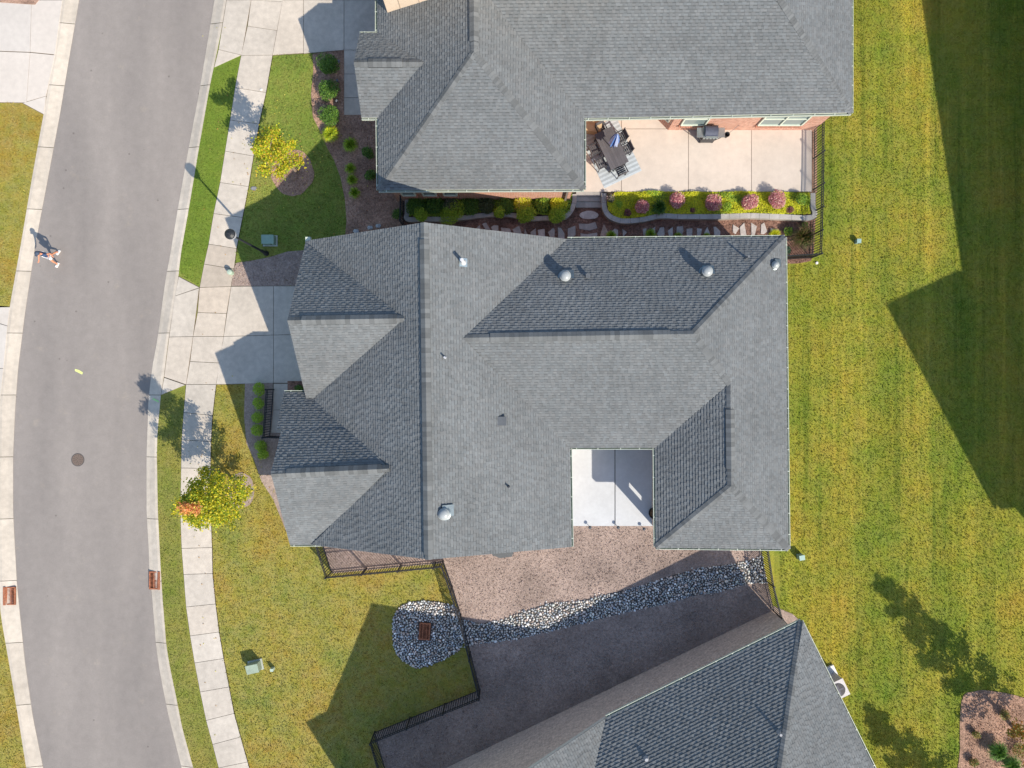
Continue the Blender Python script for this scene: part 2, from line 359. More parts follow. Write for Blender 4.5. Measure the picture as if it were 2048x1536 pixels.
bed('mulch_bed', [(-40, -80), (90, -80), (80, -3), (70, 9), (-40, 2)], M_mulch, .05, False)
# pale concrete patio of the middle house, step paved patio of the brick house
b = MB()
for q in ([(1120, 880), (1229, 880), (1229, 1052), (1120, 1052)], [(1231, 880), (1345, 880), (1345, 1052), (1231, 1052)]):
    b.slab(W2(q, .2), -.05, .2)
b.slab(W2([(1125, 885), (1340, 885), (1340, 1049), (1125, 1049)], .17), -.05, .17, (.3, .3, .3))
struct('patio', b, M_white_conc)
b = MB(); xs_ = [1130, 1243, 1377, 1503, 1624]
for i in range(4):
    for y0, y1 in ((190, 257), (258.2, 383)):
        t = random.uniform(.97, 1.03); b.slab(W2([(xs_[i]+.5, y0), (xs_[i+1]-.5, y0), (xs_[i+1]-.5, y1), (xs_[i]+.5, y1)], .35), -.05, .35, (t,)*3)
b.slab(W2([(1132, 192), (1622, 192), (1622, 381), (1132, 381)], .32), -.05, .32, (.45, .42, .38))
struct('patio', b, M_patio)

# ------------------------------------------------------------------ river rock
bas = smooth_loop(Z(740, 1180, 8.53, [(430, 400), (560, 250), (800, 190), (1100, 195), (1400, 260), (1500, 330), (1560, 520), (1640, 780), (1560, 960), (1430, 1090), (1150, 1240), (850, 1330), (700, 1290), (520, 1180), (420, 1020), (390, 800), (385, 560)]), 4)
str_ = [(918, 1236), (960, 1247), (1000, 1241), (1050, 1222), (1100, 1206), (1160, 1202), (1210, 1190), (1280, 1172), (1340, 1152), (1400, 1136), (1470, 1127), (1510, 1117), (1526, 1113), (1530, 1150), (1535, 1165), (1500, 1166), (1440, 1183), (1380, 1193), (1330, 1208), (1250, 1225), (1180, 1243), (1100, 1262), (1040, 1277), (960, 1288), (932, 1292)]
b = MB(); b.slab(W2(bas, .03), -.03, .03, (.8, .8, .8)); b.slab(W2(str_, .03), -.03, .031, (.8, .8, .8)); struct('gravel_bed', b, gen('dark_gravel', (.15, .14, .13), .3, (6, 20, 40), .8, .2, 1, .05))  # plain dark base that shows in the gaps between the cobbles
t_ = (1+5**.5)/2
ico = np.array([(-1, t_, 0), (1, t_, 0), (-1, -t_, 0), (1, -t_, 0), (0, -1, t_), (0, 1, t_), (0, -1, -t_), (0, 1, -t_), (t_, 0, -1), (t_, 0, 1), (-t_, 0, -1), (-t_, 0, 1)])/1.902
icf = [(0, 11, 5), (0, 5, 1), (0, 1, 7), (0, 7, 10), (0, 10, 11), (1, 5, 9), (5, 11, 4), (11, 10, 2), (10, 7, 6), (7, 1, 8), (3, 9, 4), (3, 4, 2), (3, 2, 6), (3, 6, 8), (3, 8, 9), (4, 9, 5), (2, 4, 11), (6, 2, 10), (8, 6, 7), (9, 8, 1)]
def cobbles(poly, dens, keep=None):
    q = W2(poly, .04); A = np.array(q); lo = A.min(0); hi = A.max(0)
    n = int((hi-lo).prod()*dens); X = rng.uniform(lo, hi, (n, 2)); X = X[inside(X[:, 0], X[:, 1], q)]
    cell = {}; out = []
    for x, y in X:
        r = min(.095, max(.028, rng.lognormal(-2.84, .28))); k = (int(x/.19), int(y/.19)); ok = True
        for i in (-1, 0, 1):
            for j in (-1, 0, 1):
                for (a, c, s) in cell.get((k[0]+i, k[1]+j), ()):
                    if (a-x)**2+(c-y)**2 < (.88*(s+r))**2: ok = False; break
        if ok: cell.setdefault(k, []).append((x, y, r)); out.append((x, y, r))
    return out
gr_c = W(850, 1261)
b = MB(); pal = [(.52, .50, .46), (.62, .60, .56), (.40, .42, .43), (.36, .36, .36), (.58, .50, .42), (.50, .40, .34), (.70, .69, .66), (.30, .33, .36), (.46, .47, .42), (.60, .54, .50)]
stones = [s for s in cobbles(bas, 1400) if not (abs(s[0]-gr_c[0]) < .31 and abs(s[1]-gr_c[1]) < .46)]+cobbles(str_, 1400)
# a few that rolled off the edge of the stream
for i in range(110):
    j = rng.integers(0, len(str_)); x, y = W(*str_[j]); stones.append((x-abs(rng.normal(0, .3)), y+rng.normal(0, .05), rng.uniform(.02, .04)))
for x, y, r in stones:
    a = rng.uniform(0, 6.28); e = rng.uniform(.7, 1.0); fl = rng.uniform(.5, .8)
    V = ico*(1+rng.uniform(-.1, .1, (12, 1)))*np.array([r*1.12, r*e, r*fl]); c_, s_ = math.cos(a), math.sin(a)
    V = np.stack([V[:, 0]*c_-V[:, 1]*s_+x, V[:, 0]*s_+V[:, 1]*c_+y, V[:, 2]+.035+r*.3], 1)
    col = np.array(pal[rng.integers(0, len(pal))])*rng.uniform(.85, 1.55)*np.array([.96, 1.0, 1.05])
    b.mesh(V.tolist(), icf, tuple(col))
tag(b.build('river_rock', M_cobble, smooth=True), label='grey river cobbles filling the drain basin and the dry stream between two houses', cat='stones', kind='stuff')

# ------------------------------------------------------------------ roofs
ROOFPOLY = []
def clip(poly, ax, val, keep_hi):
    out = []; n = len(poly)
    for i in range(n):
        a = poly[i]; c = poly[(i+1) % n]; da = a[ax]-val; dc = c[ax]-val
        if not keep_hi: da, dc = -da, -dc
        if da >= 0: out.append(a)
        if (da > 0 and dc < 0) or (da < 0 and dc > 0):
            t = da/(da-dc); p = [a[0]+(c[0]-a[0])*t, a[1]+(c[1]-a[1])*t]; p[ax] = val; out.append(tuple(p))
    return out
def frame(poly):
    n = Vector((0, 0, 0))
    for i in range(len(poly)):
        a, c = poly[i], poly[(i+1) % len(poly)]
        n += Vector(((a.y-c.y)*(a.z+c.z), (a.z-c.z)*(a.x+c.x), (a.x-c.x)*(a.y+c.y)))
    n.normalize()
    if n.z < 0: n = -n
    u = Vector((0, 0, 1)).cross(n).normalized(); v = n.cross(u)
    if v.z < 0: v = -v; u = -u
    o = sum(poly, Vector())/len(poly); return o, u, v, n
def shingle(b, poly, course=.13):
    o, u, v, n = frame(poly); q = [((p-o).dot(u), (p-o).dot(v)) for p in poly]
    ROOFPOLY.append([o+u*x+v*y for x, y in q])
    b.face([o+u*x+v*y-n*.006 for x, y in (q if (u.cross(v)).dot(n) > 0 else q)], (.6, .6, .62))
    vmin = min(p[1] for p in q); vmax = max(p[1] for p in q); r = 0
    while vmin+r*course < vmax:
        v0 = vmin+r*course; v1 = v0+course; r += 1
        s = clip(clip(q, 1, v0, True), 1, v1, False)
        if len(s) < 3: continue
        u0 = min(p[0] for p in s)-random.uniform(0, .2); um = max(p[0] for p in s); thick = random.random() < .5
        while u0 < um:
            wd = random.uniform(.10, .20); a = clip(clip(s, 0, u0, True), 0, u0+wd, False); u0 += wd
            thick = not thick
            if len(a) < 3: continue
            lf = random.uniform(.026, .032) if thick else random.uniform(.014, .019)
            t = random.choice((.90, .94, .97, 1.0, 1.03, 1.06, 1.10)); k = random.uniform(-.02, .02)
            col = (t*(1+k), t, t*(1-k*.6))
            f = lambda p: o+u*p[0]+v*p[1]+n*(lf*(v1-p[1])/course+.003)
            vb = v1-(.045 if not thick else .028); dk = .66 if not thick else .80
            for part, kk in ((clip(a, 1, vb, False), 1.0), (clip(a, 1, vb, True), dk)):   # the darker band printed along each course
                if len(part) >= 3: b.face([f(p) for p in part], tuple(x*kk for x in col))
            lo = [p for p in a if abs(p[1]-v0) < 1e-5]
            if len(lo) >= 2:
                p0 = min(lo); p1 = max(lo); g = lambda p: o+u*p[0]+v*p[1]-n*.006
                b.face([g(p0), g(p1), f(p1), f(p0)], col)
def under(b, poly, th=.2):
    o, u, v, n = frame(poly); pl = [o+u*((p-o).dot(u))+v*((p-o).dot(v)) for p in poly]; m = len(pl)
    top = [p-n*.012 for p in pl]; bot = [p-Vector((0, 0, th)) for p in pl]
    b.mesh(top+bot, [tuple(range(m)), tuple(range(m, 2*m))]+[(i, (i+1) % m, m+(i+1) % m, m+i) for i in range(m)])
def cap(b, p, q, wd=.15, lift=.035, sl=(.5, .5), step=.14, vent=False):
    p = Vector(p); q = Vector(q); d = q-p; L = d.length; d.normalize(); s = Vector((-d.y, d.x, 0)).normalized(); x = 0; i = 0
    while x < L-.01:
        x1 = min(x+step, L); t = random.choice((.70, .78, .86, .93, 1.0)); col = (t, t*.99, t*.98); h0 = lift; h1 = lift+.012
        if vent: h0 = h1 = lift
        A = [p+d*x+Vector((0, 0, h0)), p+d*(x1+.01)+Vector((0, 0, h1))]
        for sg, k in ((1, sl[0]), (-1, sl[1])):
            e = [a+s*sg*wd-Vector((0, 0, wd*k)) for a in A]
            b.face([A[0], A[1], e[1], e[0]], col)
            dz = Vector((0, 0, lift+.01)); b.face([e[0], e[1], e[1]-dz, e[0]-dz], (.35, .35, .36) if vent else col)
            if x1 >= L-.01 or x == 0 or not vent:
                j = 0 if x == 0 else 1
                b.face([A[j], e[j], e[j]-dz, A[j]-dz], (.35, .35, .36) if vent else col)
        x = x1; i += 1
def gutter(h, p, q, out, tick=.95):
    b = MB(); p = Vector(p); q = Vector(q); out = Vector((*out, 0)).normalized(); d = (q-p).normalized(); L = (q-p).length
    dz = Vector((0, 0, 1)); w_ = .095
    def strip(a0, a1, z0, z1, col):
        c = [p+out*a0, p+out*a1]; e = [q+out*a0, q+out*a1]
        vs = [c[0]+dz*z0, c[1]+dz*z0, c[1]+dz*z1, c[0]+dz*z1, e[0]+dz*z0, e[1]+dz*z0, e[1]+dz*z1, e[0]+dz*z1]
        b.mesh(vs, [(0, 1, 2, 3), (4, 7, 6, 5), (0, 4, 5, 1), (1, 5, 6, 2), (2, 6, 7, 3), (3, 7, 4, 0)], col)
    strip(.0, .014, -.13, -.03, (1, 1, 1)); strip(.014, w_-.026, -.13, -.115, (.42, .5, .45)); strip(w_-.026, w_, -.13, -.02, (1, 1, 1))
    x = random.uniform(.1, .4)
    while x < L:
        c = p+d*x+out*(w_/2)-dz*.022; b.bar(c-out*w_/2, c+out*(w_/2+.006), .035, .008, (1.15, 1.15, 1.15)); x += tick*random.uniform(.85, 1.1)
    b.c = [tuple(x*.78 for x in c) for c in b.c]; return b.build('gutter', M_trim, h)
def wallbox(b, xy, z0, z1): b.slab(xy, z0, z1)
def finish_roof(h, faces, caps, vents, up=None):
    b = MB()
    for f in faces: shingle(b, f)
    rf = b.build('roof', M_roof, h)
    b = MB()
    for f in faces: under(b, f)
    b.build('soffit', M_soffit, h)
    for p, q, sl in caps:
        c = MB(); cap(c, p, q, sl=sl); c.build('ridge_cap', M_roof, rf)
    for p, q, sl in vents:
        c = MB(); cap(c, p, q, wd=.19, lift=.072, sl=sl, step=.2, vent=True); c.build('ridge_vent', M_roof, rf)
    return rf

E = 3.1
def main_faces(T=lambda p: p, L=None):
    K = dict(a=P(612, 482, E), r1=P(848, 445, 6.4), e1=P(1135, 478, E), r2=P(857, 1119, 6.4), gi=P(808, 637, 5.9), gs=P(615, 808, E), pi=P(778, 937, 5.52), ps=P(625, 1089, E),
             gp=P(575, 641, 5.9), se=P(1143, 1094, E), ci=P(1140, 895, E), v1=P(925, 676, 5.58), ne=P(1570, 474, E), ap=P(1386, 668, 5.58), w1=P(1460, 768, 4.58), w2=P(1462, 972, 4.58),
             cj=P(1310, 895, E), s2=P(1577, 1098, E), sw=P(1312, 1095, E), pp=P(542, 948, 5.52), pa=P(568, 785, E), pb=P(640, 785, E), pn=P(553, 859, 4.25), pm=P(563, 858, 4.25), pq=P(700, 858, 4.25), pz=P(580, 1089, E))
    if L: K.update(L)
    K = {k: T(v) for k, v in K.items()}; g = lambda s: [K[x] for x in s.split()]
    F = [g('r1 a gi gs pi ps r2'), g('r1 r2 se ci v1 e1'), g('e1 ne ap v1'), g('v1 ap w1 cj ci'), g('ne ap w1 w2 s2'), g('w1 w2 sw cj'), g('w2 s2 sw'),
         g('gp a gi'), g('gp gi gs'), g('pa pb pq pn'), g('pm pq pi pp'), g('pp pz ps pi')]
    caps = [(K['r1'], K['r2'], (.5, .5)), (K['ap'], K['ne'], (.36, .36)), (K['v1'], K['ap'], (.5, .5)), (K['ap'], K['w1'], (.36, .36)), (K['w1'], K['w2'], (.5, .5)), (K['w2'], K['s2'], (.36, .36)), (K['w2'], K['sw'], (.36, .36)), (K['gp'], K['gi'], (.72, .72)), (K['pp'], K['pi'], (.72, .72))]
    lerp = lambda p, q, t: K[p].lerp(K[q], t)
    vents = [(lerp('r1', 'r2', .05), lerp('r1', 'r2', .985), (.52, .52)), (lerp('gp', 'gi', .12), lerp('gp', 'gi', .93), (.72, .72)), (lerp('pp', 'pi', .13), lerp('pp', 'pi', .93), (.72, .72)),
             (lerp('v1', 'ap', .12), lerp('v1', 'ap', .9), (.5, .5)), (lerp('w1', 'w2', .25), lerp('w1', 'w2', .83), (.5, .5))]
    return K, F, caps, vents
# --- middle house
h1 = thing('house', (0, 0, 0), 'whole grey shingled house in the middle with a notched back patio and five ridge vents', 'house')
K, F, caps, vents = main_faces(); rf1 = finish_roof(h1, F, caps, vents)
gutter(h1, K['e1'], K['ne'], (0, 1)); gutter(h1, K['ne'], K['s2'], (1, 0)); gutter(h1, K['s2'], K['sw'], (0, -1)); gutter(h1, K['cj'], K['sw'], (-1, 0))
gutter(h1, K['ci'], K['cj'], (0, -1)); gutter(h1, K['ci'], K['se'], (1, 0)); gutter(h1, K['pa'], P(609, 785, E), (0, 1)); gutter(h1, K['pz'], P(645, 1089, E), (0, -1))
b = MB(); b.bar(P(612, 480, 3.02), P(622, 480, 3.02), .24, .2); b.build('gutter_end', M_trim, h1)
b = MB()
def prism(b, pts2, axis, c0, c1):            # vertical slab of a gable: pts2 = (across, z)
    n = len(pts2)
    mk = (lambda a, z, c: (c, a, z)) if axis == 'x' else (lambda a, z, c: (a, c, z))
    b.mesh([mk(a, z, c0) for a, z in pts2]+[mk(a, z, c1) for a, z in pts2], [tuple(range(n)), tuple(range(n, 2*n))[::-1]]+[(i, n+i, n+(i+1) % n, (i+1) % n) for i in range(n)])
for q in ([(-8.9, -.5), (-3.6, -.5), (-3.6, 6.15), (-8.9, 6.15)], [(-3.6, -6.75), (2.25, -6.75), (2.25, 6.15), (-3.6, 6.15)], [(-9.6, -6.8), (-3.6, -6.8), (-3.6, -2.2), (-9.6, -2.2)], [(2.25, -2.5), (12.0, -2.5), (12.0, 6.25), (2.25, 6.25)]):
    wallbox(b, q, 0, 2.95)
# back wing: walls with an open porch corner
for q, z0, z1 in (([(6.95, -6.15), (7.15, -6.15), (7.15, -2.5), (6.95, -2.5)], 0, 2.95), ([(6.95, -7.0), (7.15, -7.0), (7.15, -6.6), (6.95, -6.6)], 0, 2.95), ([(6.95, -6.6), (7.15, -6.6), (7.15, -6.15), (6.95, -6.15)], 0, .8), ([(6.95, -6.6), (7.15, -6.6), (7.15, -6.15), (6.95, -6.15)], 1.75, 2.95),
                  ([(7.15, -7.0), (7.3, -7.0), (7.3, -6.8), (7.15, -6.8)], 0, 2.95), ([(7.3, -7.0), (9.4, -7.0), (9.4, -6.8), (7.3, -6.8)], 2.75, 2.95), ([(9.4, -7.0), (12.0, -7.0), (12.0, -2.5), (9.4, -2.5)], 0, 2.95)):
    wallbox(b, q, z0, z1)
prism(b, [(-.6, 2.95), (6.1, 2.95), (2.65, 5.6)], 'x', -8.9, -8.7); prism(b, [(-6.9, 2.95), (-.6, 2.95), (-3.8, 5.2)], 'x', -9.6, -9.4)
prism(b, [(-8.9, 2.95), (2.2, 2.95), (-3.5, 6.0)], 'y', 5.95, 6.15); prism(b, [(-8.9, 2.95), (2.2, 2.95), (-3.5, 6.0)], 'y', -6.75, -6.55)
b.build('wall', M_brick2, h1)
b = MB(); b.box((-8.93, 2.6, 1.15), (.06, 5.0, 2.3))
for i in range(4):
    for j in range(6): b.box((-8.975, .52+.83*j, .32+.56*i), (.03, .68, .42), col=(.9, .9, .9))
b.build('garage_door', M_trim, h1)
# little bay roof under the south gable
f = [P(980, 1104, 3.2), P(1028, 1104, 3.2), P(1024, 1113, 2.95), P(1000, 1116, 2.95), P(985, 1110, 2.95)]
b = MB(); b.slab([(-1.0, -7.55), (.05, -7.55), (.05, -6.7), (-1.0, -6.7)], 0, 2.72, (1.6, 1.5, 1.4)); b.slab([(p.x, p.y) for p in f], 2.7, 2.98, (.8, .8, .8)); b.build('bay_roof', M_roof, h1)

# --- brick house above
h2 = thing('brick_house', (0, 12, 0), 'large red brick house with grey hip roof and sunny back patio', 'house')
e = 3.3; sw = P(757, 380, e); se = P(1168, 378, e); inn = P(1168, 236, e); e2 = P(1703, 225, e); ap = P(948, 105, 5.62)
j1 = Vector((-1.59, 16.95, 5.66)); rw = Vector((.8, 19.35, 6.84)); re = Vector((8.2, 19.35, 6.84)); nw = Vector((-6.1, 26.4, 3.3)); ne_ = Vector((15.33, 26.4, 3.3)); nwi = Vector((-6.1, 19, 3.3))
gp = P(708, 125, 4.45); gi = Vector((-3.8, gp.y, 4.45)); gs_ = P(723, 235, e); gsi = Vector((-6.05, gs_.y, e)); gn = P(719, 67, e); gni = Vector((-6.05, gn.y, e))
F2 = [[sw, se, ap], [sw, ap, j1, rw, nw], [se, inn, j1, ap], [inn, e2, re, rw, j1], [e2, ne_, re], [ne_, nw, rw, re], [gp, gi, gsi, gs_], [gp, gn, gni, gi]]
rf2 = finish_roof(h2, F2, [(sw, ap, (.36, .36)), (se, ap, (.36, .36)), (ap, j1, (.5, .5)), (e2, re, (.36, .36)), (gp, gi, (.57, .57))], [(ap.lerp(j1, .15), j1, (.5, .5)), (gp.lerp(gi, .2), gp.lerp(gi, .68), (.57, .57)), (rw, re, (.5, .5))])
gutter(h2, sw, se, (0, -1)); gutter(h2, se, inn, (1, 0)); gutter(h2, inn, e2, (0, -1)); gutter(h2, e2, ne_, (1, 0)); gutter(h2, P(755, 236, e), sw, (-1, 0)); gutter(h2, gn, P(754, 67, e), (0, 1)); gutter(h2, P(754, 67, e), nw, (-1, 0)); gutter(h2, gs_, gsi, (0, -1))
wy = 12.57; by = 9.12
b = MB()
wallbox(b, [(-5.7, by), (2.85, by), (2.85, 20), (-5.7, 20)], 0, 3.2); wallbox(b, [(2.85, 13.3), (7.1, 13.3), (7.1, 20), (2.85, 20)], 0, 3.2)
wallbox(b, [(7.71, wy), (14.95, wy), (14.95, 26), (7.1, 26), (7.1, 13.2)], 0, 3.2)
wallbox(b, [(-6.45, 12.4), (-5.7, 12.4), (-5.7, 15.5), (-6.45, 15.5)], 2.6, 3.2)
for yy in (12.5, 15.4): wallbox(b, [(-6.45, yy-.15), (-6.15, yy-.15), (-6.15, yy+.15), (-6.45, yy+.15)], 0, 2.6)
b.build('wall', M_brick, h2)
b = MB(); xo = -5.57
b.slab([(xo, 16.62), (4.5, 16.62), (4.5, 16.8), (xo, 16.8)], 3.2, 7.6); b.slab([(xo, 16.8), (xo+.18, 16.8), (xo+.18, 22), (xo, 22)], 3.2, 7.6)
for i in range(9): b.slab([(xo+.62+i*.9, 16.605), (xo+.65+i*.9, 16.605), (xo+.65+i*.9, 16.62), (xo+.62+i*.9, 16.62)], 3.2, 7.6, (.6, .6, .6))
dm = b.build('dormer', M_siding, h2)
b = MB(); f = [Vector((xo-.1, 16.9, 7.5)), Vector((4.8, 16.9, 7.5)), Vector((4.8, 22.2, 7.7)), Vector((xo-.3, 22.2, 7.7))]; shingle(b, f); b.build('dormer_roof', M_roof, dm)
def window(h, xc, y, z0, z1, wd, n=1, sill=True):
    b = MB(); fw = .07; cuts = [xc-wd/2+wd*i/n for i in range(n+1)]
    b.box((xc, y-.03, z1-fw/2), (wd, .1, fw)); b.box((xc, y-.03, z0+fw/2), (wd, .1, fw))
    for c in cuts: b.box((c, y-.032, (z0+z1)/2), (fw, .1, z1-z0-2*fw))
    b.box((xc, y-.031, (z0+z1)/2), (wd-fw, .07, fw*.7))
    fr = b.build('window', M_trim, h)
    b = MB(); b.box((xc, y-.01, (z0+z1)/2), (wd-.05, .03, z1-z0-.05)); b.build('pane', M_glass, fr)
    if sill:
        b = MB()
        x = xc-wd/2-.08
        while x < xc+wd/2+.05:
            t = random.uniform(.8, 1.15); b.box((x+.035, y-.05, z0-.07), (.06, .14, .12), col=(.48*t, .22*t, .15*t)); x += .08
        b.build('sill', M_paint, fr)
window(h1, 4.6, -2.5, .22, 2.3, 2.6, 2, False); window(h1, -2.6, -6.75, 1, 2.4, 1.2); window(h1, 1.2, -6.75, 1, 2.4, 1.0)
window(h2, 8.75, wy, 1.05, 2.6, 1.15); window(h2, 12.95, wy, 1.05, 2.6, 2.1, 2)
for x in (-4.95, -3.95, -2.95): window(h2, x, by, 1.2, 2.5, .62)
A = Matrix.Rotation(R(-45), 4, 'Z')          # window in the slanted corner wall of the recess
b = MB()
for z in (1.1, 2.5): b.box((7.38, 12.86, z), (.55, .08, .07), R(-45))
for s_ in (-.25, .25): b.box((7.38+s_*.707, 12.86-s_*.707, 1.8), (.07, .08, 1.4), R(-45))
fr = b.build('window', M_trim, h2); b = MB(); b.box((7.39, 12.87, 1.8), (.5, .05, 1.35), R(-45)); b.build('pane', M_glass, fr)
b = MB(); b.bar((2.6, by-.1, 0), (2.6, by-.1, 3.1), .11, .09, (.22, .19, .17)); b.build('downspout', M_paint, h2)

# --- turned house at the bottom (same plan as the middle house)
A0 = P(1570, 474, E); B0 = P(1135, 478, E); A1 = P(1603, 1243, E); B1 = P(1208, 1438, E)
th = math.atan2((A1-B1).y, (A1-B1).x)-math.atan2((A0-B0).y, (A0-B0).x)
Rm = Matrix.Rotation(th, 4, 'Z'); T3 = lambda p: Rm @ (p-A0)+A1
def local(x, y, z): return Vector((x, y, z))
L3 = dict(r1=local(-3.55, 7.35, 6.4), a=local(-9.3, 7.3, E), gp=local(-9.25, 3.9, 6.0), gi=local(-4.4, 3.9, 5.9), ap=local(7.95, 2.1, 5.55), pp=local(-10.1, -2.6, 5.52))
h3 = thing('house', (6, -20, 0), 'grey roofed house with tan brick side wall, turned at an angle in the lower right', 'house')
K3, F3, caps3, vents3 = main_faces(T3, L3)
rf3 = finish_roof(h3, F3, caps3, [vents3[0], vents3[1], vents3[3]])
d3 = Rm @ Vector((0, 1, 0)); d3e = Rm @ Vector((1, 0, 0))
gutter(h3, K3['e1'], K3['ne'], (d3.x, d3.y)); gutter(h3, K3['ne'], K3['s2'], (d3e.x, d3e.y))
b = MB(); t3 = lambda q: [(T3(Vector((x, y, 0))).x, T3(Vector((x, y, 0))).y) for x, y in q]
for q in ([(-8.9, -.5), (-3.6, -.5), (-3.6, 6.27), (-8.9, 6.27)], [(-3.6, -6.7), (2.1, -6.7), (2.1, 6.275), (-3.6, 6.275)], [(-9.6, -6.8), (-3.6, -6.8), (-3.6, -2.2), (-9.6, -2.2)], [(2.1, -2.5), (12.0, -2.5), (12.0, 6.28), (2.1, 6.28)], [(6.95, -7.0), (12, -7), (12, -2.5), (6.95, -2.5)]):
    wallbox(b, t3(q), 0, 2.98)
tri = [(-8.9, 2.98), (2.1, 2.98), (-3.5, 6.1)]; n0 = len(b.v)
vs = [T3(Vector((x, y, z))) for y in (6.27, 6.05) for x, z in tri]; b.mesh(vs, [(0, 1, 2), (5, 4, 3), (0, 3, 4, 1), (1, 4, 5, 2), (2, 5, 3, 0)])
b.build('wall', M_brick2, h3)
b = MB(); p = P(1197, 1392, 0); b.bar(p, p+Vector((0, 0, 3.1)), .12, .1, (.10, .12, .11)); q = B1+Vector((.1, .0, -.12)); b.bar(p+Vector((0, 0, 2.95)), q, .1, .1, (.10, .12, .11)); b.build('downspout', M_paint, h3)

# --- house beyond the right edge whose shadow lies on the back lawn
h4 = thing('house', (30, 0, 0), 'house just outside the right edge that shades the back lawn', 'house')
wd_ = Vector((-.148, .989, 0)); ed = Vector((.989, .148, 0)); D = Vector((30.3, -12.8, 7.0)); L4 = 42
c00 = D; c01 = D+wd_*L4; c10 = D+ed*13; c11 = c10+wd_*L4; up = Vector((0, 0, 3.3))
r0 = D+ed*6.5+wd_*6.5+up; r1_ = c01+ed*6.5-wd_*6.5+up
gB = D+wd_*11.9; gpk = D+wd_*5.95-ed*.85+Vector((0, 0, 4.5)); gin = gpk+ed*8
finish_roof(h4, [[c00, c10, r0], [c10, c11, r1_, r0], [c11, c01, r1_], [c01, c00, r0, r1_], [gpk, gin, gB+ed*.0-ed*.25], [gpk, gin, D-ed*.25]], [(c00, r0, (.36, .36)), (r0, r1_, (.5, .5)), (gpk, gin, (.8, .8))], [])
b = MB(); cc = [c00+ed*.4+wd_*.4, c10-ed*.4+wd_*.4, c11-ed*.4-wd_*.4, c01+ed*.4-wd_*.4]; wallbox(b, [(p.x, p.y) for p in cc], 0, 6.9); b.build('wall', M_brick2, h4)

# ------------------------------------------------------------------ things on the roofs
vs = []; fs = []
for q in ROOFPOLY:
    n = len(vs); vs += q; fs.append(tuple(range(n, n+len(q))))
BV = BVHTree.FromPolygons(vs, fs)
def on_roof(px, py):
    d = (P(px, py, 0)-Vector((0, 0, H))).normalized(); hit = BV.ray_cast(Vector((0, 0, H)), d)
    return hit[0], (hit[1] if hit[1].z > 0 else -hit[1])
def solar_tube(px, py, r=.27, parent=rf1, hh=.32):
    p, n = on_roof(px, py); b = MB(); Q = Vector((0, 0, 1)).rotation_difference(n).to_matrix()
    b.lathe(p, [(r*1.25, 0), (r*1.25, .02), (r*1.02, .04), (r*.98, hh*.8), (r*.98, hh)], 28, (.62, .64, .66)); o = b.build('sun_tunnel', M_metal, parent)
    b = MB(); b.lathe(p+Vector((0, 0, hh)), [(r*1.06, 0), (r*1.06, .03), (r*.90, .034), (r*.88, .05), (r*.80, .085), (r*.62, .12), (r*.35, .145), (r*.08, .155)], 28); b.build('dome', M_tube, o, smooth=True)
    b = MB(); b.box(p+n*.012+Vector((.16, .12, 0)), (r*2.2, r*2.0, .012), M=Q.to_4x4(), col=(.5, .52, .54)); b.build('flashing', M_metal, o)
solar_tube(1129, 554, .235, hh=.36); solar_tube(1410, 545, .225, hh=.36); solar_tube(888, 1027, .235, hh=.16); solar_tube(1548, 531, .165, hh=.16)
def vent_pipe(px, py, r, hgt, col, parent=rf1, flash=None):
    p, n = on_roof(px, py); b = MB(); b.tube([p-Vector((0, 0, .05)), p+Vector((0, 0, hgt))], [r, r], 12, col); 
    b.tube([p+n*.0, p+Vector((0, 0, .12))], [r*1.9, r*1.15], 12, tuple(c*.8 for c in col)); o = b.build('vent_pipe', M_paint, parent)
    if flash:
        Q = Vector((0, 0, 1)).rotation_difference(n).to_matrix().to_4x4(); b = MB(); b.box(p+n*.03, (flash, flash, .01), M=Q, col=(1.1, 1.12, 1.12)); b.build('flashing', M_metal, o)
vent_pipe(926, 525, .075, .62, (.62, .62, .62), flash=.36); vent_pipe(890, 715, .035, .30, (.5, .52, .56)); vent_pipe(1017, 973, .035, .25, (.06, .065, .08)); vent_pipe(1492, 516, .045, .38, (.18, .19, .2))
vent_pipe(1292, 1517, .07, .13, (.35, .36, .38), rf3); vent_pipe(1557, 1464, .06, .28, (.30, .31, .33), rf3)
for px, py, s_, hh in ((1004, 842, .32, .09), (1175, 553, .13, .17)):
    p, n = on_roof(px, py); b = MB(); b.box(p+Vector((0, 0, hh/2)), (s_, s_, hh), col=(.07, .08, .09)); b.box(p+Vector((0, 0, hh+.015)), (s_+.06, s_+.06, .03), col=(.11, .12, .13)); b.build('box_vent', M_paint, rf1)

# ------------------------------------------------------------------ fences
def fence(pts, label, h=1.2, sp=1.85, close=.125, z=0.0, group='black metal picket fences'):
    P3 = [Vector((*W(x, y, z), z)) for x, y in pts]; t = thing('metal_fence', P3[0], label, 'fence')
    pk = MB(); rl = MB()
    for a, c in zip(P3, P3[1:]):
        d = c-a; L = d.length; d.normalize(); q = math.atan2(d.y, d.x)
        for zz in (.12, h-.22, h-.04): rl.bar(a+Vector((0, 0, zz)), c+Vector((0, 0, zz)), .034, .036)
        n = int(L/close)
        for i in range(1, n): pk.box(a+d*(L*i/n)+Vector((0, 0, h/2+.02)), (.027, .027, h-.06), q)
        m = max(1, round(L/sp))
        for i in range(m+1 if c is P3[-1] else m):
            b = MB(); p = a+d*(L*i/m); b.box(p+Vector((0, 0, h/2)), (.06, .06, h), q); b.box(p+Vector((0, 0, h+.03)), (.075, .075, .05), q); b.build('post', M_black, t)
    pk.build('picket_panel', M_black, t); rl.build('rail', M_black, t); return t
fence([(1627, 256), (1626, 380), (1622, 516), (1556, 520)], 'black picket fence closing the brick house patio from the back lawn', sp=1.35)
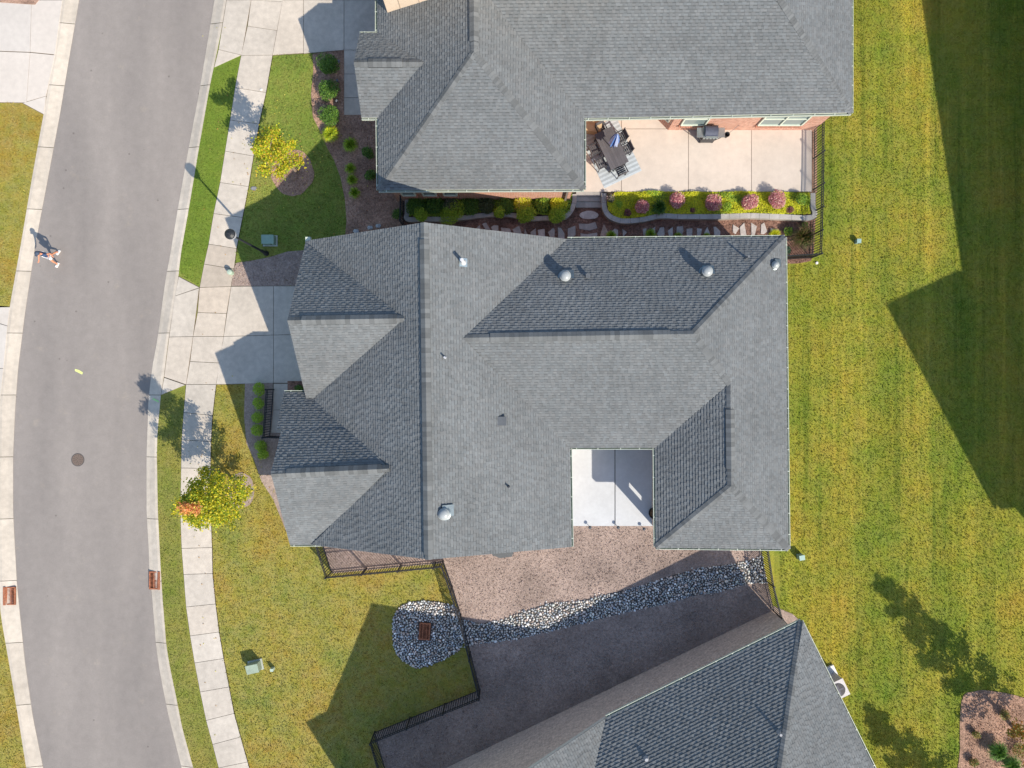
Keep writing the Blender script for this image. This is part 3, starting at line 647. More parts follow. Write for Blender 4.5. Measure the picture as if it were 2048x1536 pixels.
fence([(641, 1070), (664, 1143), (872, 1124), (887, 1121), (905, 1172), (922, 1228), (960, 1378), (750, 1463), (800, 1640)], 'long black picket fence from the middle house past the stone basin')
fence([(1516, 1070), (1530, 1160), (1546, 1221), (1566, 1243)], 'short black picket fence crossing the right end of the stone stream')
fence([(548, 779), (541, 872), (575, 873)], 'low black railing beside the front walk behind five round shrubs', h=1.1, close=.12)
fence([(808, 392), (807, 452)], 'short black picket fence at the end of the shaded planter')

# ------------------------------------------------------------------ planters, steps, stepping stones
def ribbon_wall(px, wd, z0, z1, name, label):
    q = [Vector(W(x, y, z1)) for x, y in smooth_loop(px, 6, False)]
    b = MB(); c = MB()
    def off(i, s):
        d = (q[min(i+1, len(q)-1)]-q[max(i-1, 0)]).normalized(); return q[i]+Vector((-d.y, d.x))*s
    acc = 0; t = 1
    for i in range(len(q)-1):
        L = (q[i+1]-q[i]).length; acc += L
        if acc > .42: acc = 0; t = random.uniform(.9, 1.1)
        b.slab([off(i, -wd/2+.02), off(i+1, -wd/2+.02), off(i+1, wd/2-.02), off(i, wd/2-.02)], z0, z1-.07, (.8*t, .78*t, .75*t))
        k = .012 if acc == 0 else 0; d = (q[i+1]-q[i])*min(.3, k/max(L, .01))
        c.slab([off(i, -wd/2), off(i+1, -wd/2)-d, off(i+1, wd/2)-d, off(i, wd/2)], z1-.07, z1, (t, t, t))
    o = thing(name, (q[0].x, q[0].y, 0), label, 'retaining wall'); b.build('block_wall', M_gran, o); c.build('cap_stone', M_gran, o); return o
ribbon_wall([(1208, 386), (1208, 400), (1209, 415), (1217, 430), (1233, 439), (1251, 442), (1285, 439), (1320, 432), (1364, 433), (1434, 433), (1470, 432), (1502, 431), (1560, 433), (1625, 434), (1626, 410), (1626, 386)], .24, 0, .42, 'planter_wall', 'sunlit curving grey block wall holding the pink shrubs and yellow ground cover')
ribbon_wall([(1149, 388), (1149, 402), (1145, 416), (1135, 430), (1120, 436), (1090, 436), (1060, 437), (1030, 431), (1000, 428), (960, 431), (930, 435), (890, 438), (850, 438), (815, 438), (814, 425), (814, 398)], .22, 0, .36, 'planter_wall', 'shaded grey block wall around the green planting under the brick wall')
b = MB(); b.slab(W2([(1212, 386), (1622, 386), (1622, 430), (1500, 428), (1330, 429), (1250, 437), (1222, 430), (1212, 415)], .33), 0, .33); struct('soil_bed', b, M_soil)
b = MB(); b.slab(W2([(816, 385), (1146, 385), (1142, 415), (1125, 432), (1000, 425), (900, 434), (818, 434)], .28), 0, .28); struct('soil_bed', b, M_soil)
o = thing('garden_steps', (*W(1180, 400), 0), 'grey stone steps from the path up to the patio', 'steps')
for i, (y0, y1, z) in enumerate(((380, 392, .33), (392.5, 402, .22), (402.5, 415, .11))):
    b = MB(); xs = [1152, 1170, 1188, 1205]
    if i == 1: xs = [1152, 1178, 1205]
    for a, c in zip(xs, xs[1:]): t = random.uniform(.9, 1.1); b.slab(inset(W2([(a, y0), (c, y0), (c, y1), (a, y1)], z), .004), 0, z, (t, t, t))
    b.build('step', M_gran, o)
FS = Z(900, 440, 6.4, []) 
zp = lambda ox, oy, s, L: [Z(ox, oy, s, q) for q in L]
stn = zp(900, 440, 6.4, [[(340, 98), (382, 60), (392, 118), (350, 118)], [(412, 50), (462, 28), (512, 120), (455, 122)], [(525, 90), (560, 65), (618, 70), (622, 145), (545, 138)], [(650, 95), (770, 110), (785, 175), (665, 165)], [(795, 120), (885, 72), (922, 185), (835, 185)], [(958, 108), (1000, 200), (948, 200)], [(1030, 155), (1098, 105), (1098, 215), (1040, 215)], [(1125, 125), (1210, 112), (1220, 230), (1135, 225)], [(1255, 155), (1320, 100), (1340, 120), (1338, 245), (1290, 240)], [(1380, 95), (1420, 100), (1465, 170), (1465, 270), (1385, 260)], [(1508, 110), (1605, 70), (1608, 190), (1570, 225), (1508, 235)], [(1648, 45), (1770, 50), (1860, 25), (1888, 105), (1790, 135), (1655, 115)], [(1670, 170), (1760, 180), (1885, 160), (1885, 245), (1670, 245)], [(1925, 180), (1970, 50), (2035, 175), (1975, 235), (1925, 235)]])
stn += zp(1180, 370, 7.877, [[(330, 740), (390, 685), (445, 710), (440, 830), (330, 820)], [(510, 690), (585, 745), (520, 820)], [(830, 690), (890, 680), (892, 820), (850, 820)], [(925, 725), (1030, 655), (1025, 820), (960, 820)], [(1055, 775), (1105, 670), (1165, 660), (1180, 780), (1150, 820), (1080, 820)], [(1225, 720), (1305, 660), (1308, 820), (1245, 815)], [(1365, 655), (1465, 645), (1475, 720), (1440, 810), (1365, 810)], [(1520, 690), (1615, 680), (1610, 820), (1525, 820)], [(1685, 680), (1765, 690), (1740, 825), (1685, 820)], [(1800, 750), (1850, 655), (1890, 760), (1880, 820), (1800, 815)]])
stn += zp(1420, 370, 7.877, [[(55, 660), (90, 655), (165, 730), (160, 810), (70, 810)], [(360, 620), (460, 680), (400, 780), (360, 740)], [(470, 660), (540, 590), (580, 810), (480, 810)], [(648, 590), (740, 650), (700, 810), (650, 810)], [(805, 620), (855, 590), (905, 730), (850, 775), (800, 770)], [(950, 680), (1080, 700), (1070, 760), (960, 740)]])
stn.append([(1178+19.5*math.cos(t), 430+8.5*math.sin(t)*(1+.06*math.sin(3*t))) for t in [i*math.pi/7 for i in range(14)]])
ordn = 'first second third fourth fifth sixth seventh eighth ninth tenth eleventh twelfth thirteenth fourteenth fifteenth sixteenth seventeenth eighteenth nineteenth twentieth twenty-first twenty-second twenty-third twenty-fourth twenty-fifth twenty-sixth twenty-seventh twenty-eighth twenty-ninth thirtieth'.split()
special = {11: 'wide stepping stone, the middle of three stacked below the garden steps', 12: 'wide stepping stone, lowest of three below the garden steps', 30: 'rounded oval stepping stone right at the foot of the garden steps', 13: 'reddish pointed triangular stepping stone just right of the wide ones'}
k = 0
for i, q in enumerate(stn):
    w3 = W2(q, .06); cx = sum(p[0] for p in w3)/len(w3); cy = sum(p[1] for p in w3)/len(w3)
    if i in special: lab = special[i]
    else: lab = 'grey flagstone in the mulch path, '+ordn[k]+' from the left in the long row'; k += 1
    b = MB(); t = random.uniform(.85, 1.12); col = (t, t*.98, t*.97) if i != 13 else (.95, .78, .68)
    b.slab(w3, 0, .048, col); b.slab(inset(w3, .012), .03, .06, col)
    tag(b.build('stepping_stone', M_stone, origin=(cx, cy, 0)), lab, 'stepping stone', 'flagstones along the garden path')

# ------------------------------------------------------------------ plants
def leaf_quads(C_, L, wd, cols, up=.5, droop=None):
    """C_: (n,3) leaf positions; random leaf-shaped quads"""
    n = len(C_); a = rng.uniform(0, 2*math.pi, n); tl = rng.normal(0, up, n)
    d = np.stack([np.cos(a)*np.cos(tl), np.sin(a)*np.cos(tl), np.sin(tl)], 1) if droop is None else droop
    r = rng.normal(0, 1, (n, 3)); r[:, 2] *= .35; s = np.cross(d, np.cross(d, r)); s = np.cross(d, np.array([0, 0, 1])+r*.5); s /= np.linalg.norm(s, axis=1)[:, None]+1e-9
    Ls = (L*rng.uniform(.7, 1.3, n))[:, None]; ws = (wd*rng.uniform(.7, 1.3, n))[:, None]
    Q = np.stack([C_-d*Ls*.5, C_+s*ws*.5, C_+d*Ls*.5, C_-s*ws*.5], 1); return Q, cols
def pick(pal, n, v=.18):
    c = np.array(pal)[rng.integers(0, len(pal), n)]; return c*rng.uniform(1-v, 1+v, (n, 1))
GREEN = [(.065, .16, .03), (.10, .22, .035), (.17, .30, .045), (.05, .12, .025)]
BRIGHT = [(.28, .44, .04), (.38, .54, .05), (.20, .34, .035), (.46, .58, .07)]
YEL = [(.66, .64, .03), (.58, .62, .035), (.74, .70, .05), (.46, .54, .03)]
PINK = [(.60, .22, .27), (.74, .38, .40), (.46, .14, .20), (.80, .58, .50), (.36, .11, .16), (.58, .30, .26)]
PURP = [(.14, .05, .07), (.24, .08, .10), (.32, .17, .12)]
def shrub(px, py, r, hgt, pal, label, z=.02, n=700, L=.07, wd=.035, name='shrub', group=None, top=None):
    x, y = W(px, py, z+hgt*.5); o = thing(name, (x, y, z), label, 'shrub', group)
    b = MB(); 
    lob = [(rng.uniform(-.35, .35)*r, rng.uniform(-.35, .35)*r, rng.uniform(.35, .7)*hgt, rng.uniform(.55, .75)) for _ in range(7)]+[(0, 0, hgt*.5, .85)]
    per = n//len(lob)
    for lx_, ly_, lz, s in lob:
        v = rng.normal(0, 1, (per, 3)); v /= np.linalg.norm(v, axis=1)[:, None]; rad = rng.uniform(.55, 1.0, (per, 1))**.5
        c = v*rad*np.array([r*s, r*s, hgt*.5*s])+np.array([x+lx_, y+ly_, z+lz]); c[:, 2] = np.maximum(c[:, 2], z+.02)
        Q, cc = leaf_quads(c, L, wd, pick(pal, per), .7); b.quads(Q, cc)
    b.build('foliage', M_dense, o)
    b = MB()
    for i in range(6):
        t = i*1.05; b.tube([(x+.03*math.cos(t), y+.03*math.sin(t), z-.02), (x+r*.35*math.cos(t), y+r*.35*math.sin(t), z+hgt*.5)], [.012, .006], 5)
    b.build('stem', M_bark, o); return o
def tuft(px, py, r, hgt, pal, label, z=.02, n=260, wd=.014, name='ornamental_grass', group=None, cat='grass clump'):
    x, y = W(px, py, z); b = MB(); a = rng.uniform(0, 2*math.pi, n); rr = r*np.sqrt(rng.uniform(.02, 1, n)); 
    base = np.stack([x+rr*.25*np.cos(a), y+rr*.25*np.sin(a), np.full(n, z)], 1); hm = hgt*rng.uniform(.7, 1, n)
    mid = np.stack([x+rr*.65*np.cos(a), y+rr*.65*np.sin(a), z+hm], 1); tip = np.stack([x+rr*1.05*np.cos(a+.1), y+rr*1.05*np.sin(a+.1), z+hm*.72], 1)
    s = np.stack([-np.sin(a), np.cos(a), np.zeros(n)], 1)*wd*.5; col = pick(pal, n)
    b.quads(np.stack([base-s, base+s, mid+s, mid-s], 1), col); b.quads(np.stack([mid-s, mid+s, tip+s*.2, tip-s*.2], 1), col)
    return tag(b.build(name, M_leaf, origin=(x, y, z)), label, cat, group)
for px, py, lb in ((656, 127, 'round dark green shrub nearest the upper driveway'), (657, 180, 'round green shrub half in shade, second down beside the walk'), (659, 233, 'round sunlit green shrub, third down beside the walk')):
    shrub(px, py, .56, .9, GREEN+[(.14, .26, .035)], lb, group='round shrubs beside the upper walk', n=2600, L=.075)
for px, py, r, lb in ((735, 305, .33, 'small dark shrub near the gutter of the brick house, upper of two'), (742, 350, .34, 'small dark shrub near the gutter of the brick house, lower of two')):
    shrub(px, py, r, .55, GREEN, lb, n=900, L=.06, group='dark shrubs by the brick house')
tuft(664, 272, .48, .45, YEL+BRIGHT, 'bright yellow grass clump under the round shrubs', n=700); tuft(703, 293, .42, .4, BRIGHT, 'green arching grass clump right of the yellow one', n=500)
for px, py, lb in ((703, 340, 'upper'), (706, 362, 'second'), (711, 388, 'lowest')):
    tuft(px, py, .33, .35, BRIGHT, 'narrow green grass clump in the shaded bed, '+lb+' of three', n=300, group='grass clumps in the shaded front bed')
shrub(795, 427, .3, .5, GREEN, 'dark shrub in the corner left of the planter wall', n=600)
for i, (px, py) in enumerate(((517, 779), (517, 806), (516, 833), (515, 861), (521, 893), (527, 909))):
    shrub(px, py, .36 if i < 5 else .27, .5, [(.34, .52, .05), (.24, .40, .04), (.44, .56, .07)], 'bright green rounded shrub, '+ordn[i]+' from the top in the shaded front row', group='row of shrubs along the front railing', n=900, L=.06)
shrub(598, 777, .25, .4, GREEN, 'dark shrub in the small bed tucked against the middle house', n=500)
# pink shrubs in the raised planter
for px, py, r, lb in ((1284, 412, .40, 'pink leaved shrub with purple shaded base, leftmost of the pink row'), (1356, 401, .44, 'pink shrub, second from the left in the planter'), (1425, 405, .44, 'cream and pink shrub in the middle of the pink row'), (1499, 403, .44, 'round pink shrub, fourth from the left in the planter'), (1555, 400, .48, 'largest deep pink shrub, rightmost of the big ones')):
    shrub(px, py, r, .72, PINK, lb, z=.33, n=2600, L=.07, wd=.03, group='pink shrubs in the raised planter')
for px, py, r, lb in ((1579, 418, .22, 'small dark maroon shrub beside the largest pink one'), (1256, 425, .2, 'small dark purple plant near the left curve of the planter wall'), (1385, 421, .17, 'small dark purple plant between the second and third pink shrubs')):
    shrub(px, py, r, .3, PURP, lb, z=.33, n=500, L=.05)
tuft(1316, 417, .42, .4, GREEN+[(.08, .18, .05)], 'dark spiky rosette between the first two pink shrubs', z=.33, n=320, wd=.03, name='spiky_plant', cat='plant')
shrub(1237, 409, .26, .3, BRIGHT, 'small light green shrub near the left end of the sunny planter', z=.33, n=500); shrub(1221, 397, .24, .5, [(.10, .12, .06), (.07, .09, .05), (.14, .13, .08), (.5, .35, .36)], 'greyish rose bush in the top left corner of the sunny planter', z=.33, n=450)
shrub(1454, 414, .28, .3, BRIGHT, 'green shrub between the third and fourth pink shrubs', z=.33, n=600); shrub(1604, 398, .34, .5, BRIGHT+GREEN, 'green rose bush at the right end of the sunny planter', z=.33, n=900)
# golden ground cover
gc = W2([(1232, 384), (1300, 382), (1400, 384), (1500, 383), (1618, 385), (1620, 428), (1560, 428), (1502, 426), (1434, 428), (1364, 428), (1320, 427), (1285, 434), (1251, 437), (1230, 433), (1216, 420), (1214, 400)], .4)
A_ = np.array(gc); X = rng.uniform(A_.min(0), A_.max(0), (46000, 2)); X = X[inside(X[:, 0], X[:, 1], gc)]
hx = .36+.07*np.sin(X[:, 0]*3+np.sin(X[:, 1]*7))+rng.uniform(0, .10, len(X)); Cc = np.column_stack([X, hx]); b = MB()
Q, cc = leaf_quads(Cc, .055, .035, pick(YEL, len(X)), .5)
g = (np.sin(X[:, 0]*1.7+2)+np.sin(X[:, 1]*6+X[:, 0]*2)+rng.normal(0, .5, len(X))) > 1.35; cc[g] = pick(BRIGHT, int(g.sum())); b.quads(Q, cc)
tag(b.build('ground_cover', M_dense), 'golden yellow leafy ground cover filling the sunny planter', 'ground cover', kind='stuff')
# planting under the brick wall
row = [(829, 412, .42, GREEN, 'dark green shrub at the left end of the shaded planter'), (844, 430, .30, BRIGHT, 'low bright green clump over the left corner of the shaded planter wall'), (866, 408, .45, GREEN, 'dark shrub behind the big bright mound of the shaded planter'), (905, 425, .52, BRIGHT, 'big bright green mound spilling over the shaded wall'), (903, 406, .35, [(.08, .12, .05), (.3, .25, .2), (.06, .1, .03)], 'shrub with pale spent flowers behind the big bright mound'), (943, 411, .42, GREEN+[(.08, .16, .03)], 'dark green shrub right of the big bright mound'), (972, 409, .36, [(.06, .09, .05), (.08, .12, .05)], 'grey green shrub above the bare stretch of wall'), (997, 425, .24, BRIGHT, 'small green clump right of the bare stretch of wall'), (1012, 411, .38, GREEN, 'dark shrub where the wall shadow meets the sun'), (1051, 427, .44, BRIGHT, 'bright green mound in front of the pink roses'), (1045, 405, .36, YEL+[(.5, .28, .22)], 'sunlit yellow green rose bush against the brick wall'), (1084, 408, .36, BRIGHT+GREEN, 'half sunlit strappy plant between the two yellow bushes'), (1116, 428, .42, BRIGHT, 'bright green mound at the right end of the shaded planter'), (1117, 404, .38, YEL, 'yellow green bush in the right corner against the brick wall')]
gl = W2([(818, 386), (1145, 386), (1140, 425), (1110, 432), (1030, 424), (960, 424), (890, 434), (818, 432)], .35); A_ = np.array(gl); X = rng.uniform(A_.min(0), A_.max(0), (13000, 2)); X = X[inside(X[:, 0], X[:, 1], gl)]
b = MB(); Q, cc = leaf_quads(np.column_stack([X, .30+rng.uniform(0, .14, len(X))]), .08, .035, pick(GREEN[2:3]+BRIGHT, len(X)), .6); b.quads(Q, cc)
tag(b.build('ground_cover', M_dense), 'low dark green leaves filling the shaded planter under the brick wall', 'ground cover', kind='stuff')
for px, py, r, pal_, lb in row: shrub(px, py, r*1.25, .6, pal_, lb, z=.28, n=2200, L=.085, wd=.03, group='plants in the shaded planter')
for px, py, r, pal_, lb in ((1222, 473, .3, BRIGHT, 'leftmost'), (1300, 470, .32, BRIGHT, 'second'), (1355, 474, .24, BRIGHT, 'third'), (1412, 475, .24, BRIGHT, 'fourth'), (1548, 470, .32, YEL, 'sunlit yellow rightmost')):
    tuft(px, py, r, .2, pal_, lb+' grass tuft among the stepping stones by the middle house gutter', n=400, group='grass tufts beside the stepping stones')
shrub(1576, 463, .26, .4, GREEN+BRIGHT, 'green shrub at the right end of the stepping stones', n=450); shrub(1572, 500, .26, .4, [(.05, .12, .07), (.08, .16, .08)], 'blue green shrub tight against the corner of the middle house', n=500)
tuft(1598, 478, .72, .75, [(.20, .17, .06), (.13, .14, .05), (.26, .18, .09), (.09, .13, .03)], 'sparse brownish wispy shrub in the fenced corner', n=420, wd=.02, name='wispy_shrub', cat='shrub')
shrub(1610, 450, .2, .3, [(.2, .24, .06), (.12, .18, .04)], 'tiny pale green shrub by the corner of the sunny planter', n=160)
# ---- trees
def tree(px, py, hgt, cr, z_lo, pal, label, n=4200, L=.11, lean=(0, 0), top_pal=None, prof=None, nb=17, name='maple_tree'):
    x, y = W(px, py); o = thing(name, (x, y, 0), label, 'tree'); b = MB(); z_ = lambda t: Vector((x+lean[0]*t+.05*math.sin(t*7), y+lean[1]*t+.05*math.cos(t*5)-.05, hgt*t))
    ts = [0, .15, .3, .5, .7, .85, .97]; r0 = .055+hgt*.006
    b.tube([z_(t) for t in ts], [r0*(1-.88*t) for t in ts], 9); tips = []
    for i in range(nb):
        t = z_lo/hgt+(.95-z_lo/hgt)*(i+.5)/nb; a = i*2.399+rng.uniform(-.3, .3); f = (prof or (lambda u: math.sin(math.pi*min(1, .22+.78*u))**.6))((t-z_lo/hgt)/(1-z_lo/hgt))
        ln = cr*f*rng.uniform(.75, 1.1); p = z_(t); d = Vector((math.cos(a), math.sin(a), rng.uniform(.45, .8)))
        m1 = p+d*ln*.5; e_ = p+Vector((d.x*ln, d.y*ln, d.z*ln*.85)); b.tube([p, m1, e_], [r0*.42*(1-t*.6), r0*.25, .006], 6)
        for s in (.35, .6, .8, 1.0): tips.append((p.lerp(e_, s), .18+.2*ln*(1.15-s), t))
        for j in range(3):
            q = p.lerp(e_, rng.uniform(.35, .8)); a2 = a+rng.uniform(-1.2, 1.2); l2 = ln*rng.uniform(.25, .5); e2_ = q+Vector((math.cos(a2)*l2, math.sin(a2)*l2, l2*.4)); b.tube([q, e2_], [.010, .004], 5); tips.append((e2_, .2, t))
    tips.append((z_(1.0), .16, 1)); b.build('trunk', M_bark, o); b = MB(); per = n//len(tips)+1
    for c, s, t in tips:
        m = max(8, int(per*rng.uniform(.5, 1.5))); q = np.array(c)+rng.normal(0, 1, (m, 3))*np.array([s*.55, s*.55, s*.38])
        base = pick(pal, m) if not (top_pal and t > .90) else pick(top_pal, m, .25); base = base*rng.uniform(.8, 1.2)
        Q, cc = leaf_quads(q, L, L*.75, base, .6); b.quads(Q, cc)
    b.build('crown', M_leaf, o); return o
YT = [(.54, .53, .025), (.44, .49, .03), (.60, .48, .03), (.26, .36, .03), (.62, .42, .05), (.38, .46, .03)]
tree(593, 344, 4.2, .92, 1.75, YT, 'yellow leaved young tree with pale trunk in the upper mulch ring', n=4300, L=.095, nb=13, prof=lambda u: math.sin(math.pi*min(1, .30+.62*u))**.7)
tree(481, 976, 5.6, 1.32, .95, [(.28, .36, .03), (.46, .48, .03), (.60, .54, .03), (.66, .55, .04), (.18, .27, .025)], 'green and yellow young tree with an orange top in the lower mulch ring', n=11500, L=.095, lean=(-.05, .05), top_pal=[(.74, .32, .10), (.78, .42, .14), (.66, .24, .12), (.6, .5, .1)], prof=lambda u: (.85+.5*u if u < .3 else 1.0-(u-.3)*1.22), nb=27)
tree(2022, 1450, 7.8, 1.5, .9, [(.50, .22, .06), (.38, .30, .06), (.26, .28, .06), (.58, .34, .07)], 'orange and green tree at the right edge in the lower right mulch bed', n=14000, prof=lambda u: (1-u)**.7*.95+.10, nb=34)
tree(1925, 1630, 5.6, 1.3, .8, [(.16, .27, .04), (.26, .34, .04)], 'green tree just below the frame right of the angled house', n=8000, prof=lambda u: (1-u)**.7+.05, nb=28)
for px, py, r, lb in ((1952, 1470, .22, 'small sparse shrub at the left of the lower right mulch bed'), (2010, 1430, .3, 'reddish shrub at the foot of the orange tree'), (1948, 1525, .25, 'low shrub at the bottom left of the lower right mulch bed'), (2040, 1500, .45, 'orange green bush at the right edge under the orange tree')):
    shrub(px, py, r, .4, [(.22, .26, .06), (.34, .22, .08), (.14, .2, .05), (.40, .26, .10)], lb, n=500)
for i, (px, py, lb) in enumerate(((1985, 1495, 'spiky green plant under the orange tree, upper'), (2012, 1522, 'spiky green plant under the orange tree, lower'))):
    tuft(px, py, .55, .55, [(.14, .28, .06), (.22, .36, .10), (.10, .2, .05)], lb, n=340, wd=.03, name='spiky_plant', cat='plant')

# ---- mown grass: short real blades over every lawn in view
def blades(name, region, holes, mat, dens, label, ht=.05, wd=.035, tone=.15, cat='grass', flat=False):
    q = W2(region); A_ = np.array(q); lo = A_.min(0); hi = A_.max(0); n = int((hi-lo).prod()*dens); X = rng.uniform(lo, hi, (n, 2)); X = X[inside(X[:, 0], X[:, 1], q)]
    for h_ in holes:
        X = X[~inside(X[:, 0], X[:, 1], W2(h_))]
    n = len(X); a = rng.uniform(0, 2*math.pi, n); ln = rng.uniform(.0, .9, n); la = rng.uniform(0, 2*math.pi, n); hh = ht*rng.uniform(.5, 1.3, n); w_ = wd*rng.uniform(.5, 1.2, n)*.5
    s_ = np.column_stack([np.cos(a), np.sin(a), np.zeros(n)])*w_[:, None]; B0_ = np.column_stack([X, np.full(n, .03 if cat == 'mulch' else 0.0)]); T_ = B0_+np.column_stack([np.cos(la)*ln*hh*1.2, np.sin(la)*ln*hh*1.2, hh])
    V = np.stack([B0_-s_, B0_+s_, T_+s_*.5, T_-s_*.5], 1).reshape(-1, 3).astype(np.float32)
    me = bpy.data.meshes.new(name); me.vertices.add(4*n); me.vertices.foreach_set('co', V.ravel()); me.loops.add(4*n); me.loops.foreach_set('vertex_index', np.arange(4*n, dtype=np.int32)); me.polygons.add(n); me.polygons.foreach_set('loop_start', np.arange(0, 4*n, 4, dtype=np.int32))
    me.update(calc_edges=True); at = me.color_attributes.new('Col', 'FLOAT_COLOR', 'CORNER'); t = rng.uniform(1-tone, 1+tone*1.6, n); cc = np.ones((n, 4)); cc[:, 0] = t*rng.uniform(.9, 1.15, n); cc[:, 1] = t; cc[:, 2] = t*rng.uniform(.8, 1.2, n)
    at.data.foreach_set('color', np.repeat(cc, 4, axis=0).ravel()); me.materials.append(mat); o = bpy.data.objects.new(name, me); C.objects.link(o); return tag(o, label, cat, kind='stuff')
vc = lambda y0, y1, pl: [(xat(pl, y), y) for y in range(y0, y1, 12 if y1 > y0 else -12)]
bedA = [(625, 106), (900, 90), (900, 600), (640, 571), (463, 572), (466, 545), (472, 526), (505, 521), (540, 514), (575, 503), (640, 490), (690, 475), (693, 440), (690, 400), (681, 355), (668, 320), (655, 297), (640, 262), (626, 235), (622, 190)]
SR = [(545, 110), (532, 185), (518, 248), (507, 312), (497, 373), (485, 435), (473, 497), (466, 538), (462, 573)]
blades('grass', SR+[(720, 573), (720, 100)], [bedA, ring(585, 345, 42, 46, j=0)], M_g1, 300, 'short green grass of the shaded upper front lawn')
SR2 = [(432, 770), (425, 831), (422, 883), (421, 937), (421, 992), (422, 1043), (424, 1095), (425, 1147), (431, 1208), (438, 1264), (447, 1317), (458, 1374), (468, 1427), (481, 1474), (495, 1524), (512, 1582)]
bedB = [(490, 760), (760, 760), (760, 1092), (580, 1092), (572, 1062), (547, 1000), (523, 963), (507, 917), (493, 887), (488, 833)]
bedC = [(640, 1080), (664, 1147), (887, 1126), (902, 1180), (921, 1228), (957, 1382), (747, 1468), (775, 1600), (1200, 1600), (1200, 1000), (640, 1000)]
blades('grass', SR2+[(980, 1582), (980, 770)], [bedB, bedC, bas, ring(482, 981, 27, 35, j=0)], M_g2, 260, 'yellowing grass of the lower front lawn around the stone basin')
blades('grass', [(1560, -30), (2075, -30), (2075, 1566), (1560, 1566)], [[(1500, -60), (1640, -60), (1640, 440), (1634, 505), (1626, 524), (1595, 530), (1560, 530), (1560, 700), (1500, 700)], [(1500, 1040), (1516, 1080), (1546, 1212), (1585, 1228), (1612, 1252), (1760, 1600), (1500, 1600)], [(1924, 1400), (1950, 1383), (1985, 1382), (2060, 1400), (2160, 1450), (2160, 1640), (1925, 1640), (1920, 1500)]], M_g3, 260, 'mown grass of the wide back lawn on the right')
for nm, y0, y1, mt_, lb in (('grass', 141, 550, bpy.data.materials['verge_green'], 'bright green grass of the narrow upper verge'), ('grass', 800, 1560, bpy.data.materials['verge_dry'], 'dry green grass of the narrow lower verge')):
    ex = [(399, 572)] if y0 < 500 else []
    blades(nm, [(x+1, y) for x, y in vc(y0, y1, Rout)]+ex+[(x-2, y) for x, y in vc(y1, y0-(25 if y0 < 500 else 28), SL)], [], mt_, 300, lb)
blades('grass', [(-20, 204), (40, 206), (84, 232)]+[(x-1, y) for x, y in vc(236, 610, Lout)]+[(-20, 612)], [], M_g2, 260, 'yellow green grass at the left edge between the two driveways opposite')
blades('grass', [(-20, 1228)]+[(x-1, y) for x, y in vc(1234, 1560, Lout)]+[(-20, 1560)], [], M_g2, 260, 'yellow green grass in the bottom left corner')

# leaves dropped under the two street trees and blown along the walks
X = np.concatenate([np.column_stack([rng.normal(W(560, 320)[0], 1.4, 150), rng.normal(W(560, 320)[1], 1.3, 150)]), np.column_stack([rng.normal(W(450, 985)[0], 1.3, 190), rng.normal(W(450, 985)[1], 1.5, 190)]), np.column_stack([rng.uniform(W(400, 0)[0], W(470, 0)[0], 40), rng.uniform(-18, 18, 40)])])
b = MB(); Q, cc = leaf_quads(np.column_stack([X, np.full(len(X), .055)]), .07, .05, pick([(.5, .42, .05), (.45, .25, .07), (.35, .22, .10), (.55, .5, .1)], len(X)), .08); b.quads(Q, cc)
tag(b.build('fallen_leaves', M_dense), 'yellow and brown leaves scattered under the two street trees', 'leaves', kind='stuff')
# loose chips lying on the mulch
for q, mt_, hl, lb in (([(625, 108), (688, 99), (688, 230), (760, 230), (812, 385), (812, 470), (690, 475), (693, 440), (690, 400), (681, 355), (668, 320), (655, 297), (640, 262), (626, 235), (622, 190), (627, 140)], M_mulch, [], 'loose pine chips on the upper front bed'),
                       ([(640, 1080), (664, 1147), (887, 1126), (902, 1180), (921, 1228), (957, 1382), (747, 1468), (760, 1560), (1560, 1560), (1560, 1240), (1546, 1212), (1516, 1080), (1340, 1045), (1130, 1050)], M_mulch2, [bas, str_], 'loose chips on the side yard between the two lower houses'),
                       ([(806, 390), (1632, 385), (1631, 440), (1628, 505), (1622, 522), (1595, 527), (1560, 527), (1540, 500), (806, 500)], M_mulchd, [], 'dark chips along the stepping stone path'),
                       (ring(585, 345, 40, 44, j=0), M_mulch, [], 'pine chips in the ring under the yellow tree'), ([(1930, 1400), (1952, 1388), (1985, 1386), (2056, 1404), (2070, 1560), (1930, 1560)], M_mulch, [], 'chips on the lower right mulch bed'),
                       ([(463, 570), (466, 545), (472, 526), (505, 521), (540, 514), (610, 500), (610, 570)], M_mulch2, [], 'loose chips on the bed beside the driveway')):
    blades('mulch_chips', q, hl, mt_, 170, lb, ht=.028, wd=.055, tone=.16, cat='mulch')

